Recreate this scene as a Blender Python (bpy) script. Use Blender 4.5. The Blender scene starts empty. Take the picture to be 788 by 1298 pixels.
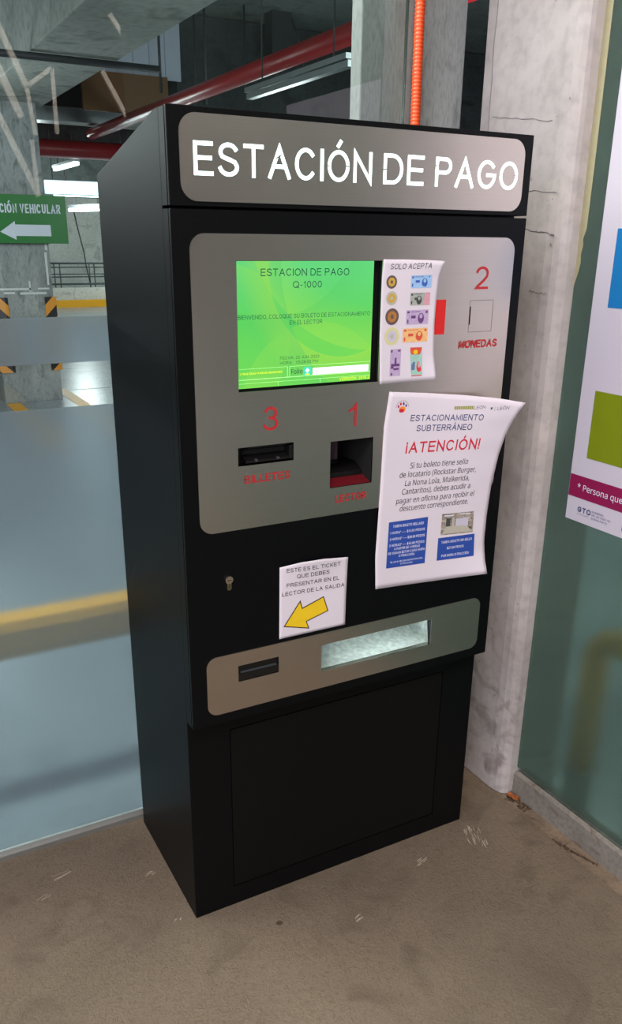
import bpy, bmesh, math, random
from mathutils import Vector, Matrix, Euler
random.seed(7)
scn = bpy.context.scene
COL = scn.collection
PI = math.pi

# ------------------------------------------------------------------ camera, world, lights, exposure
cam_d = bpy.data.cameras.new('camera'); cam = bpy.data.objects.new('camera', cam_d); COL.objects.link(cam)
cam.location = (-0.52717, -1.50693, 1.53608)
cam.rotation_euler = (1.207414, -0.009458, -0.495152)
cam_d.sensor_fit = 'AUTO'; cam_d.sensor_width = 36.0
cam_d.lens = 1054.71 / 1298 * 36
cam_d.shift_x = 5.795 / 1298; cam_d.shift_y = 58.97 / 1298
cam_d.clip_start = 0.02; cam_d.clip_end = 200
scn.camera = cam

world = bpy.data.worlds.new('world'); scn.world = world; world.use_nodes = True
bg = world.node_tree.nodes['Background']
bg.inputs[0].default_value = (0.70, 0.72, 0.80, 1); bg.inputs[1].default_value = 0.85

def area(name, loc, target, size, power, color=(1, 1, 1), sy=None):
    l = bpy.data.lights.new(name, 'AREA'); l.energy = power; l.color = color
    l.shape = 'RECTANGLE'; l.size = size; l.size_y = sy or size
    o = bpy.data.objects.new(name, l); COL.objects.link(o); o.location = loc
    o.rotation_euler = (Vector(target) - Vector(loc)).to_track_quat('-Z', 'Y').to_euler()
    return o
area('column_fill', (-3.9, -2.4, 3.6), (0.95, 0.15, 1.9), 1.6, 50, (0.62, 0.74, 1.0))  # added cool fill for the upper column, not a real opening
area('column_fill', (-4.7, -5.3, 2.7), (0.95, 0.15, 0.9), 2.6, 240, (0.95, 0.92, 0.95))  # second added fill, brightens the lower column from the front left
area('hall_fill_warm', (-1.2, -3.4, 5.4), (0.3, -2.4, 0.0), 1.6, 240, (1.0, 0.85, 0.70))  # added warm fill that brightens the hall floor and the steel's reflections
def lamp(name, loc, power, color=(0.92, 0.97, 1.0), r=0.25):
    l = bpy.data.lights.new(name, 'POINT'); l.energy = power; l.color = color; l.shadow_soft_size = r
    o = bpy.data.objects.new(name, l); COL.objects.link(o); o.location = loc; return o
for loc, pw in (((-0.6, 3.0, 2.2), 34), ((0.2, 5.8, 2.0), 40), ((3.4, 6.2, 2.0), 25), ((2.2, 12.2, 2.3), 110), ((6.5, 13.0, 2.2), 110), ((6.5, 18.5, 2.4), 260), ((4.0, 17.0, 2.3), 120), ((-3.0, 8.0, 2.4), 90)):
    lamp('parking_lamp', loc, pw)
lamp('side_fill', (3.2, 1.6, 2.4), 105); lamp('side_fill', (3.6, -2.2, 2.4), 45)  # added fills that brighten what shows through the right glass

sl_ = bpy.data.lights.new('truss_fill_spot', 'SPOT'); sl_.energy = 4200; sl_.spot_size = math.radians(36); sl_.spot_blend = 0.5; sl_.shadow_soft_size = 0.3; sl_.color = (1.0, 0.97, 0.93)  # added spot, makes the truss bright enough to mirror in the glass
so_ = bpy.data.objects.new('truss_fill_spot', sl_); COL.objects.link(so_); so_.location = (1.6, -2.6, 6.2); so_.rotation_euler = (Vector((1.7, -6.0, 2.75)) - so_.location).to_track_quat('-Z', 'Y').to_euler()
area('rail_fill', (-1.2, 0.59, 2.9), (-1.2, 0.64, 0.5), 2.8, 150, (1.0, 0.95, 0.88), 0.24)  # added fill between pane and guard rail to light the yellow beam
scn.view_settings.view_transform = 'Standard'; scn.view_settings.look = 'None'
scn.view_settings.gamma = 1.0; scn.view_settings.use_curve_mapping = False
scn.view_settings.exposure = 0.0
try:
    scn.cycles.use_denoising = True
    scn.cycles.max_bounces = 10; scn.cycles.transparent_max_bounces = 12
    scn.cycles.transmission_bounces = 8; scn.cycles.sample_clamp_indirect = 4
except Exception:
    pass

# ------------------------------------------------------------------ materials
def new_mat(name):
    m = bpy.data.materials.new(name); m.use_nodes = True
    nt = m.node_tree
    for n in list(nt.nodes): nt.nodes.remove(n)
    out = nt.nodes.new('ShaderNodeOutputMaterial')
    return m, nt, out
def s2l(c):
    return tuple(((v / 255) / 12.92 if v / 255 <= 0.04045 else ((v / 255 + 0.055) / 1.055) ** 2.4) for v in c) + (1,)
def plain(name, rgb, rough=0.5, metal=0.0, emit=0.0, var=0.06, scale=20, bump=0.0, spec=0.5):
    m, nt, out = new_mat(name)
    b = nt.nodes.new('ShaderNodeBsdfPrincipled')
    c = s2l(rgb)
    tc = nt.nodes.new('ShaderNodeTexCoord'); ns = nt.nodes.new('ShaderNodeTexNoise')
    ns.inputs['Scale'].default_value = scale; ns.inputs['Detail'].default_value = 4
    nt.links.new(tc.outputs['Object'], ns.inputs['Vector'])
    mx = nt.nodes.new('ShaderNodeMix'); mx.data_type = 'RGBA'
    mx.inputs['A'].default_value = tuple(v * (1 - var) for v in c[:3]) + (1,)
    mx.inputs['B'].default_value = tuple(min(1, v * (1 + var)) for v in c[:3]) + (1,)
    nt.links.new(ns.outputs['Fac'], mx.inputs['Factor'])
    nt.links.new(mx.outputs['Result'], b.inputs['Base Color'])
    b.inputs['Roughness'].default_value = rough; b.inputs['Metallic'].default_value = metal
    b.inputs['Specular IOR Level'].default_value = spec
    if emit:
        b.inputs['Emission Color'].default_value = c; b.inputs['Emission Strength'].default_value = emit
    if bump:
        bp = nt.nodes.new('ShaderNodeBump'); bp.inputs['Strength'].default_value = bump; bp.inputs['Distance'].default_value = 0.002
        nt.links.new(ns.outputs['Fac'], bp.inputs['Height']); nt.links.new(bp.outputs[0], b.inputs['Normal'])
    nt.links.new(b.outputs[0], out.inputs[0])
    return m
def ramp(nt, stops):
    r = nt.nodes.new('ShaderNodeValToRGB')
    e = r.color_ramp.elements
    while len(e) < len(stops): e.new(0.5)
    for el, (p, c) in zip(e, stops): el.position = p; el.color = c
    return r
def concrete(name, lo, hi, stain=None, rough=0.85, scale=3.0, bump=0.5, fine=90, low_dirt=0.0, stretch=(1, 1, 1), finelo=0.78, fdist=0.0):
    m, nt, out = new_mat(name)
    b = nt.nodes.new('ShaderNodeBsdfPrincipled'); b.inputs['Roughness'].default_value = rough
    b.inputs['Specular IOR Level'].default_value = 0.3
    tc = nt.nodes.new('ShaderNodeTexCoord')
    mp = nt.nodes.new('ShaderNodeMapping'); mp.inputs['Scale'].default_value = stretch
    nt.links.new(tc.outputs['Object'], mp.inputs[0])
    def noise(s, d, dist=0.0):
        n = nt.nodes.new('ShaderNodeTexNoise'); n.inputs['Scale'].default_value = s; n.inputs['Detail'].default_value = d
        n.inputs['Distortion'].default_value = dist
        nt.links.new(mp.outputs[0], n.inputs['Vector']); return n
    n1 = noise(scale, 8, 0.4); n2 = noise(fine, 4, fdist); n3 = noise(scale * 4, 5, 1.0)
    r1 = ramp(nt, [(0.3, s2l(lo)), (0.7, s2l(hi))]); nt.links.new(n1.outputs['Fac'], r1.inputs[0])
    mx = nt.nodes.new('ShaderNodeMix'); mx.data_type = 'RGBA'; mx.blend_type = 'MULTIPLY'; mx.inputs['Factor'].default_value = 1
    r2 = ramp(nt, [(0.32, (finelo, finelo, finelo, 1)), (0.55, (1, 1, 1, 1))]); nt.links.new(n2.outputs['Fac'], r2.inputs[0])
    nt.links.new(r1.outputs[0], mx.inputs['A']); nt.links.new(r2.outputs[0], mx.inputs['B'])
    last = mx.outputs['Result']
    if stain:
        r3 = ramp(nt, [(0.55, (0, 0, 0, 1)), (0.70, (0.75, 0.75, 0.75, 1))]); nt.links.new(n3.outputs['Fac'], r3.inputs[0])
        fac = r3.outputs[0]
        if low_dirt:
            sp = nt.nodes.new('ShaderNodeSeparateXYZ'); nt.links.new(tc.outputs['Object'], sp.inputs[0])
            mr = nt.nodes.new('ShaderNodeMapRange'); mr.inputs['From Min'].default_value = low_dirt; mr.inputs['From Max'].default_value = 0.0
            mr.inputs['To Min'].default_value = 0.12; mr.inputs['To Max'].default_value = 1.0
            nt.links.new(sp.outputs['Z'], mr.inputs['Value'])
            mm = nt.nodes.new('ShaderNodeMath'); mm.operation = 'MULTIPLY'; nt.links.new(fac, mm.inputs[0]); nt.links.new(mr.outputs[0], mm.inputs[1]); fac = mm.outputs[0]
        mx2 = nt.nodes.new('ShaderNodeMix'); mx2.data_type = 'RGBA'; nt.links.new(fac, mx2.inputs['Factor'])
        nt.links.new(last, mx2.inputs['A']); mx2.inputs['B'].default_value = s2l(stain); last = mx2.outputs['Result']
    nt.links.new(last, b.inputs['Base Color'])
    bp = nt.nodes.new('ShaderNodeBump'); bp.inputs['Strength'].default_value = bump; bp.inputs['Distance'].default_value = 0.003
    nt.links.new(n2.outputs['Fac'], bp.inputs['Height']); nt.links.new(bp.outputs[0], b.inputs['Normal'])
    nt.links.new(b.outputs[0], out.inputs[0])
    return m
def steel(name, rgb, rough, brush_axis=0, var=0.05):
    m, nt, out = new_mat(name)
    b = nt.nodes.new('ShaderNodeBsdfPrincipled'); b.inputs['Metallic'].default_value = 1
    tc = nt.nodes.new('ShaderNodeTexCoord'); mp = nt.nodes.new('ShaderNodeMapping')
    sc = [900, 900, 900]; sc[brush_axis] = 6; mp.inputs['Scale'].default_value = sc
    nt.links.new(tc.outputs['Object'], mp.inputs[0])
    n = nt.nodes.new('ShaderNodeTexNoise'); n.inputs['Scale'].default_value = 1; n.inputs['Detail'].default_value = 2
    nt.links.new(mp.outputs[0], n.inputs['Vector'])
    c = s2l(rgb)
    mx = nt.nodes.new('ShaderNodeMix'); mx.data_type = 'RGBA'
    mx.inputs['A'].default_value = tuple(v * (1 - var * 2) for v in c[:3]) + (1,); mx.inputs['B'].default_value = tuple(min(1, v * (1 + var)) for v in c[:3]) + (1,)
    nt.links.new(n.outputs['Fac'], mx.inputs['Factor']); nt.links.new(mx.outputs['Result'], b.inputs['Base Color'])
    n2 = nt.nodes.new('ShaderNodeTexNoise'); n2.inputs['Scale'].default_value = 3; nt.links.new(tc.outputs['Object'], n2.inputs['Vector'])
    mr = nt.nodes.new('ShaderNodeMapRange'); mr.inputs['To Min'].default_value = rough - 0.05; mr.inputs['To Max'].default_value = rough + 0.06
    nt.links.new(n2.outputs['Fac'], mr.inputs['Value']); nt.links.new(mr.outputs[0], b.inputs['Roughness'])
    b.inputs['Anisotropic'].default_value = 0.5
    bp = nt.nodes.new('ShaderNodeBump'); bp.inputs['Strength'].default_value = 0.05; bp.inputs['Distance'].default_value = 0.0005
    nt.links.new(n.outputs['Fac'], bp.inputs['Height']); nt.links.new(bp.outputs[0], b.inputs['Normal'])
    nt.links.new(b.outputs[0], out.inputs[0])
    return m
def clear_glass(name, tint):
    m, nt, out = new_mat(name)
    t = nt.nodes.new('ShaderNodeBsdfTransparent'); t.inputs[0].default_value = tint
    g = nt.nodes.new('ShaderNodeBsdfGlossy'); g.inputs['Roughness'].default_value = 0.0
    f = nt.nodes.new('ShaderNodeFresnel'); f.inputs[0].default_value = 1.5
    mx = nt.nodes.new('ShaderNodeMixShader')
    ge = nt.nodes.new('ShaderNodeNewGeometry')          # thin pane: both faces' mirror share taken on the outer face
    m1 = nt.nodes.new('ShaderNodeMath'); m1.operation = 'SUBTRACT'; m1.inputs[0].default_value = 1.0; nt.links.new(ge.outputs['Backfacing'], m1.inputs[1])
    m2 = nt.nodes.new('ShaderNodeMath'); m2.operation = 'MULTIPLY'; nt.links.new(f.outputs[0], m2.inputs[0]); nt.links.new(m1.outputs[0], m2.inputs[1])
    m3 = nt.nodes.new('ShaderNodeMath'); m3.operation = 'MULTIPLY'; m3.use_clamp = True; nt.links.new(m2.outputs[0], m3.inputs[0]); m3.inputs[1].default_value = 1.9
    nt.links.new(m3.outputs[0], mx.inputs[0]); nt.links.new(t.outputs[0], mx.inputs[1]); nt.links.new(g.outputs[0], mx.inputs[2])
    nt.links.new(mx.outputs[0], out.inputs[0])
    return m
def frosted(name, tint, diff, fac=0.45, rough=0.35):
    m, nt, out = new_mat(name)
    r = nt.nodes.new('ShaderNodeBsdfRefraction'); r.inputs['Color'].default_value = tint; r.inputs['Roughness'].default_value = rough; r.inputs['IOR'].default_value = 1.25
    d = nt.nodes.new('ShaderNodeBsdfDiffuse'); d.inputs[0].default_value = diff
    t = nt.nodes.new('ShaderNodeBsdfTranslucent'); t.inputs[0].default_value = diff
    a = nt.nodes.new('ShaderNodeMixShader'); a.inputs[0].default_value = 0.5
    nt.links.new(d.outputs[0], a.inputs[1]); nt.links.new(t.outputs[0], a.inputs[2])
    mx = nt.nodes.new('ShaderNodeMixShader'); mx.inputs[0].default_value = fac
    nt.links.new(r.outputs[0], mx.inputs[1]); nt.links.new(a.outputs[0], mx.inputs[2])
    nt.links.new(mx.outputs[0], out.inputs[0])
    return m
def hazard(name, ca, cb, k, sgn):
    m, nt, out = new_mat(name)
    b = nt.nodes.new('ShaderNodeBsdfPrincipled'); b.inputs['Roughness'].default_value = 0.5
    tc = nt.nodes.new('ShaderNodeTexCoord'); sp = nt.nodes.new('ShaderNodeSeparateXYZ'); nt.links.new(tc.outputs['Object'], sp.inputs[0])
    m1 = nt.nodes.new('ShaderNodeMath'); m1.operation = 'MULTIPLY_ADD'; nt.links.new(sp.outputs['X'], m1.inputs[0]); m1.inputs[1].default_value = sgn; nt.links.new(sp.outputs['Z'], m1.inputs[2])
    m2 = nt.nodes.new('ShaderNodeMath'); m2.operation = 'MULTIPLY'; nt.links.new(m1.outputs[0], m2.inputs[0]); m2.inputs[1].default_value = k
    m3 = nt.nodes.new('ShaderNodeMath'); m3.operation = 'FRACT'; nt.links.new(m2.outputs[0], m3.inputs[0])
    m4 = nt.nodes.new('ShaderNodeMath'); m4.operation = 'GREATER_THAN'; nt.links.new(m3.outputs[0], m4.inputs[0]); m4.inputs[1].default_value = 0.5
    mx = nt.nodes.new('ShaderNodeMix'); mx.data_type = 'RGBA'; nt.links.new(m4.outputs[0], mx.inputs['Factor'])
    mx.inputs['A'].default_value = s2l(ca); mx.inputs['B'].default_value = s2l(cb)
    nt.links.new(mx.outputs['Result'], b.inputs['Base Color']); nt.links.new(b.outputs[0], out.inputs[0])
    return m
def screen_mat():
    # glowing green picture: base gradient plus three soft arcs, in the screen's own object coordinates
    m, nt, out = new_mat('screen_picture')
    tc = nt.nodes.new('ShaderNodeTexCoord'); sp = nt.nodes.new('ShaderNodeSeparateXYZ'); nt.links.new(tc.outputs['Object'], sp.inputs[0])
    def math_(op, a, b=None, c=None):
        n = nt.nodes.new('ShaderNodeMath'); n.operation = op
        for i, v in enumerate((a, b, c)):
            if v is None: continue
            if isinstance(v, (int, float)): n.inputs[i].default_value = v
            else: nt.links.new(v, n.inputs[i])
        return n.outputs[0]
    X, Z = sp.outputs['X'], sp.outputs['Z']
    cur = None
    base = ramp(nt, [(0.0, s2l((118, 224, 92))), (0.5, s2l((100, 218, 96))), (1.0, s2l((104, 222, 132)))])
    u = math_('DIVIDE', math_('SUBTRACT', Z, 1.27), 0.235); nt.links.new(u, base.inputs[0]); cur = base.outputs[0]
    for (cx, cz, rad, w, side, strength, colr) in [
        (0.36, 1.485, 0.165, 0.06, 1, 0.55, (176, 232, 80)), (0.43, 1.62, 0.29, 0.09, -1, 0.45, (170, 236, 90)),
        (0.10, 1.36, 0.14, 0.05, -1, 0.35, (150, 232, 84)), (0.30, 1.22, 0.17, 0.10, -1, 0.40, (150, 230, 88)),
        (0.52, 1.50, 0.30, 0.10, 1, 0.35, (86, 206, 110)), (0.20, 1.60, 0.20, 0.05, 1, 0.30, (88, 208, 104))]:
        dx = math_('SUBTRACT', X, cx - 0.4); dz = math_('SUBTRACT', Z, cz)
        dist = math_('SQRT', math_('ADD', math_('MULTIPLY', dx, dx), math_('MULTIPLY', dz, dz)))
        e = math_('MULTIPLY', math_('SUBTRACT', dist, rad), side)
        inside = math_('GREATER_THAN', e, 0.0)
        fall = math_('MAXIMUM', math_('SUBTRACT', 1.0, math_('DIVIDE', e, w)), 0.0)
        fac = math_('MULTIPLY', math_('MULTIPLY', inside, fall), strength)
        mx = nt.nodes.new('ShaderNodeMix'); mx.data_type = 'RGBA'; nt.links.new(fac, mx.inputs['Factor']); nt.links.new(cur, mx.inputs['A']); mx.inputs['B'].default_value = s2l(colr)
        cur = mx.outputs['Result']
    em = nt.nodes.new('ShaderNodeEmission'); em.inputs[1].default_value = 0.95; nt.links.new(cur, em.inputs[0])
    gl = nt.nodes.new('ShaderNodeBsdfGlossy'); gl.inputs['Roughness'].default_value = 0.25; gl.inputs[0].default_value = (0.04, 0.04, 0.04, 1)
    ad = nt.nodes.new('ShaderNodeAddShader'); nt.links.new(em.outputs[0], ad.inputs[0]); nt.links.new(gl.outputs[0], ad.inputs[1]); nt.links.new(ad.outputs[0], out.inputs[0])
    return m
M = dict(
    black=plain('black_powder_coat', (6, 7, 9), 0.46, var=0.2, scale=420, bump=0.15, spec=0.16),
    black2=plain('black_plastic', (14, 14, 15), 0.35), void=plain('black_cavity', (4, 4, 4), 0.9),
    panel=plain('black_access_panel', (7, 7, 7), 0.5, var=0.1, scale=600, bump=0.2, spec=0.2),
    steel=steel('brushed_stainless', (214, 203, 194), 0.30), chrome=plain('chrome', (215, 210, 200), 0.16, 1.0),
    brass=plain('brass_steel', (160, 150, 120), 0.3, 1.0),
    galv=plain('galvanised_sheet', (140, 148, 145), 0.30, 0.65, var=0.6, scale=90, bump=0.6),
    lit=plain('backlit_letter_diffuser', (222, 250, 250), 0.5, emit=1.35, var=0.0),
    red=plain('red_ink', (178, 30, 36), 0.6), redlab=plain('red_label_film', (205, 20, 16), 0.45),
    screen=screen_mat(), scr_ink=plain('screen_dark_text', (14, 70, 66), 0.6, var=0), scr_line=plain('screen_light_line', (170, 240, 150), 0.5, emit=0.8, var=0),
    scr_white=plain('screen_white_field', (226, 232, 250), 0.5, emit=0.85, var=0), scr_yel=plain('screen_yellow_text', (210, 225, 40), 0.5, emit=0.7, var=0),
    scr_teal=plain('screen_teal_icon', (60, 190, 150), 0.5, emit=0.6, var=0),
    paper=plain('white_paper', (212, 204, 215), 0.75, var=0.015, scale=8), ink=plain('black_ink', (34, 34, 44), 0.7), navy=plain('navy_ink', (42, 56, 110), 0.7),
    blue=plain('blue_ink', (38, 72, 158), 0.6), crimson=plain('crimson_ink', (196, 26, 52), 0.6), wink=plain('white_print', (214, 216, 236), 0.7, var=0),
    yellow=plain('yellow_ink', (226, 190, 26), 0.6), maroon=plain('dark_outline_ink', (60, 22, 26), 0.7),
    olive=plain('olive_ink', (150, 152, 80), 0.7), magenta=plain('magenta_ink', (170, 40, 110), 0.7), orange_ink=plain('orange_ink', (235, 140, 50), 0.7), purple_ink=plain('purple_ink', (110, 70, 130), 0.7),
    gold=plain('gold_print', (196, 158, 62), 0.7, var=0.3, scale=300), silver=plain('silver_print', (176, 172, 160), 0.7, var=0.2, scale=300), bronze=plain('bronze_print', (96, 78, 74), 0.7, var=0.25, scale=300), copper=plain('copper_print', (170, 112, 52), 0.7, var=0.25, scale=300),
    pale_lilac=plain('pale_lilac_print', (190, 186, 204), 0.7, var=0.1, scale=400), pale_gold=plain('pale_gold_print', (206, 200, 150), 0.7, var=0.1, scale=400),
    nblue=plain('blue_note_print', (150, 186, 226), 0.7, var=0.25, scale=220), nblue2=plain('blue_note_dark_print', (52, 92, 176), 0.7, var=0.3, scale=300),
    ngrey=plain('grey_note_print', (160, 166, 160), 0.7, var=0.3, scale=220), ngrey2=plain('grey_note_dark_print', (60, 66, 66), 0.7, var=0.3, scale=300), npink=plain('pink_note_print', (206, 150, 164), 0.7, var=0.2, scale=300),
    nlil=plain('lilac_note_print', (180, 160, 196), 0.7, var=0.25, scale=220), nlil2=plain('lilac_note_dark_print', (100, 60, 116), 0.7, var=0.3, scale=300),
    nor=plain('orange_note_print', (226, 178, 120), 0.7, var=0.25, scale=220), nor2=plain('orange_note_dark_print', (206, 78, 56), 0.7, var=0.3, scale=300),
    nteal=plain('teal_note_print', (150, 190, 180), 0.7, var=0.2, scale=220), nred2=plain('red_note_dark_print', (206, 50, 66), 0.7, var=0.3, scale=300), nblu3=plain('slate_note_print', (90, 110, 150), 0.7),
    poster=plain('poster_vinyl', (204, 198, 212), 0.4, var=0.02, scale=5), pblue=plain('poster_blue', (28, 120, 186), 0.4), pgreen=plain('poster_green', (124, 140, 22), 0.4), pmag=plain('poster_magenta', (140, 26, 78), 0.4),
    floor=concrete('hall_floor_concrete', (100, 88, 76), (122, 108, 93), (93, 81, 69), 0.75, 1.6, 0.9, 95, fdist=1.6),
    strip=concrete('floor_edge_concrete', (112, 98, 84), (140, 122, 104), (84, 72, 60), 0.85, 5, 0.8, 90),
    colB=concrete('fairface_concrete', (156, 149, 148), (188, 181, 181), (104, 94, 88), 0.85, 3.0, 0.4, 38, low_dirt=0.8, finelo=0.86),
    colA=concrete('grey_concrete', (112, 117, 118), (140, 144, 146), (96, 96, 100), 0.85, 1.8, 0.3, 60, stretch=(2.5, 2.5, 0.7)),
    park_floor=concrete('painted_parking_floor', (132, 142, 148), (164, 174, 180), (110, 120, 126), 0.25, 0.6, 0.05, 30),
    park_conc=concrete('parking_column_concrete', (128, 134, 136), (168, 172, 172), (96, 100, 100), 0.8, 2.0, 0.2, 40, stretch=(2, 2, 0.8)),
    far_wall=concrete('far_wall_concrete', (196, 198, 192), (222, 224, 216), (160, 160, 156), 0.85, 0.8, 0.1, 20),
    ceil=concrete('ceiling_concrete', (104, 112, 110), (134, 142, 138), (84, 90, 88), 0.85, 0.9, 0.1, 20),
    dkc=concrete('dark_concrete', (60, 66, 68), (84, 90, 92), (50, 54, 56), 0.85, 0.9, 0.1, 20), beam=concrete('beam_concrete', (128, 134, 130), (164, 168, 164), (100, 106, 104), 0.85, 0.9, 0.1, 20),
    tanwall=concrete('tan_plaster', (44, 32, 29), (56, 42, 37), None, 0.9, 0.5, 0.1, 20),
    alu=plain('aluminium_channel', (150, 152, 150), 0.4, 0.7, var=0.1, scale=30), greysill=concrete('grey_painted_sill', (118, 112, 106), (140, 134, 126), (100, 82, 68), 0.6, 6, 0.3, 80),
    glass=clear_glass('clear_glass', (0.88, 0.93, 0.91, 1)), frost=frosted('frosted_film', (0.74, 0.81, 0.85, 1), (0.50, 0.60, 0.67, 1), 0.24, 0.25),
    frost_r=frosted('frosted_film_green', (0.74, 0.86, 0.80, 1), (0.24, 0.30, 0.27, 1), 0.25, 0.26),
    glass_edge=plain('glass_edge', (40, 62, 54), 0.2), olive_tape=plain('olive_sealant', (164, 158, 126), 0.6, var=0.12, scale=60),
    conduit=plain('orange_conduit', (214, 72, 26), 0.45, var=0.05), redpipe=plain('red_pipe_paint', (160, 26, 34), 0.35, var=0.1, scale=10),
    dark=plain('dark_steel', (52, 56, 60), 0.5), rail=plain('grey_rail_paint', (74, 82, 82), 0.5), yel=plain('yellow_paint', (232, 164, 12), 0.45, var=0.08, scale=12),
    truss=plain('cream_truss_paint', (224, 214, 200), 0.5), green=plain('green_sign_face', (28, 112, 44), 0.35, var=0.1, scale=6), signw=plain('white_sign_print', (206, 212, 226), 0.4),
    tube=plain('fluorescent_tube', (232, 250, 255), 0.5, emit=7.0, var=0), lightbox=plain('lit_panel', (220, 244, 255), 0.5, emit=2.4, var=0),
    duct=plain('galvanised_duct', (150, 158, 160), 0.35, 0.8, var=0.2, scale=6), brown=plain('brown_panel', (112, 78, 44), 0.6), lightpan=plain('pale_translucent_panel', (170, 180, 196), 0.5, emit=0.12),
    hz_l=hazard('hazard_stripes_left', (222, 146, 40), (20, 20, 24), 4.6, 1.0), hz_r=hazard('hazard_stripes_right', (222, 146, 40), (20, 20, 24), 4.6, -1.0),
    leaf=plain('dry_leaf', (150, 84, 40), 0.8, var=0.3, scale=80), dirt=concrete('dark_debris', (58, 46, 38), (92, 74, 58), None, 0.95, 30, 0.6, 200),
    redglow=plain('red_reader_light', (200, 20, 30), 0.5, emit=0.35), lilacpl=plain('lilac_plastic', (120, 96, 116), 0.5), photo=concrete('printed_photo', (52, 46, 44), (196, 184, 170), (30, 26, 28), 0.7, 60, 0.0, 200, stretch=(1, 1, 2)),
    white=plain('white_line_paint', (206, 210, 212), 0.6), chalk=plain('chalk_scuff', (178, 166, 150), 0.9, var=0.2, scale=200),
)

# ------------------------------------------------------------------ mesh helpers (world coordinates; children are shifted to their thing's base)
def base_of(parent):
    v = Vector((0, 0, 0)); p = parent
    while p is not None: v += p.location; p = p.parent
    return v
def link(name, me, mat, parent=None, smooth=False):
    if me.users == 0 or True:
        b = base_of(parent)
        if b.length: me.transform(Matrix.Translation(-b))
    o = bpy.data.objects.new(name, me); COL.objects.link(o)
    if parent is not None: o.parent = parent
    if mat is not None: me.materials.clear(); me.materials.append(mat)
    if smooth:
        for p in me.polygons: p.use_smooth = True
    return o
def from_bm(name, bm, mat, parent=None, smooth=False, bevel=0.0, seg=2, recalc=True):
    if bevel: bmesh.ops.bevel(bm, geom=bm.edges[:], offset=bevel, segments=seg, affect='EDGES', profile=0.6)
    if recalc: bmesh.ops.recalc_face_normals(bm, faces=bm.faces)
    me = bpy.data.meshes.new(name); bm.to_mesh(me); bm.free()
    return link(name, me, mat, parent, smooth)
def add_box(bm, x0, x1, y0, y1, z0, z1):
    r = bmesh.ops.create_cube(bm, size=1)
    for v in r['verts']:
        v.co = Vector(((x0 + x1) / 2 + v.co.x * (x1 - x0), (y0 + y1) / 2 + v.co.y * (y1 - y0), (z0 + z1) / 2 + v.co.z * (z1 - z0)))
def box(name, mat, parent, x0, x1, y0, y1, z0, z1, bevel=0.0):
    bm = bmesh.new(); add_box(bm, x0, x1, y0, y1, z0, z1)
    return from_bm(name, bm, mat, parent, bevel=bevel, recalc=False)
def add_tube(bm, pts, r, n=12, cap=True):
    pts = [Vector(p) for p in pts]; rings = []
    rr = r if isinstance(r, (list, tuple)) else [r] * len(pts)
    ref = None
    for i, p in enumerate(pts):
        d = (pts[min(i + 1, len(pts) - 1)] - pts[max(i - 1, 0)]).normalized()
        if ref is None:
            ref = d.orthogonal().normalized()
        a = (ref - d * ref.dot(d)).normalized(); ref = a; b = d.cross(a)
        rings.append([bm.verts.new(p + (a * math.cos(2 * PI * k / n) + b * math.sin(2 * PI * k / n)) * rr[i]) for k in range(n)])
    for i in range(len(rings) - 1):
        for k in range(n):
            bm.faces.new((rings[i][k], rings[i][(k + 1) % n], rings[i + 1][(k + 1) % n], rings[i + 1][k]))
    if cap:
        bm.faces.new(rings[0]); bm.faces.new(list(reversed(rings[-1])))
def tube(name, mat, parent, pts, r, n=12):
    bm = bmesh.new(); add_tube(bm, pts, r, n); return from_bm(name, bm, mat, parent, smooth=True)
def bar(name, mat, parent, a, b, w, h):
    # rectangular bar between two points
    a, b = Vector(a), Vector(b); d = (b - a); L = d.length
    bm = bmesh.new(); add_box(bm, -w / 2, w / 2, -h / 2, h / 2, 0, L)
    bmesh.ops.transform(bm, matrix=Matrix.Translation(a) @ d.to_track_quat('Z', 'Y').to_matrix().to_4x4(), verts=bm.verts)
    return from_bm(name, bm, mat, parent)
def prism_x(name, mat, parent, prof, x0, x1, bevel=0.0):
    # profile of (y, z) points swept along x
    bm = bmesh.new()
    A = [bm.verts.new((x0, y, z)) for y, z in prof]; B = [bm.verts.new((x1, y, z)) for y, z in prof]
    bm.faces.new(A); bm.faces.new(list(reversed(B)))
    n = len(prof)
    for i in range(n): bm.faces.new((A[i], B[i], B[(i + 1) % n], A[(i + 1) % n]))
    return from_bm(name, bm, mat, parent, bevel=bevel)
def rrect(x0, x1, z0, z1, r=0.0, n=8):
    if r <= 0: return [(x0, z0), (x1, z0), (x1, z1), (x0, z1)]
    P = []
    for cx, cz, a0 in ((x1 - r, z0 + r, -PI / 2), (x1 - r, z1 - r, 0), (x0 + r, z1 - r, PI / 2), (x0 + r, z0 + r, PI)):
        for k in range(n + 1):
            a = a0 + PI / 2 * k / n; P.append((cx + r * math.cos(a), cz + r * math.sin(a)))
    return P
def ngon(cx, cz, rx, rz=None, n=28):
    rz = rz or rx
    return [(cx + rx * math.cos(2 * PI * k / n), cz + rz * math.sin(2 * PI * k / n)) for k in range(n)]
FONT = None
try:
    FONT = bpy.data.fonts.load(bpy.utils.system_resource('DATAFILES') + '/fonts/NotoSansHebrew-Regular.woff2')
except Exception:
    FONT = None
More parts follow.
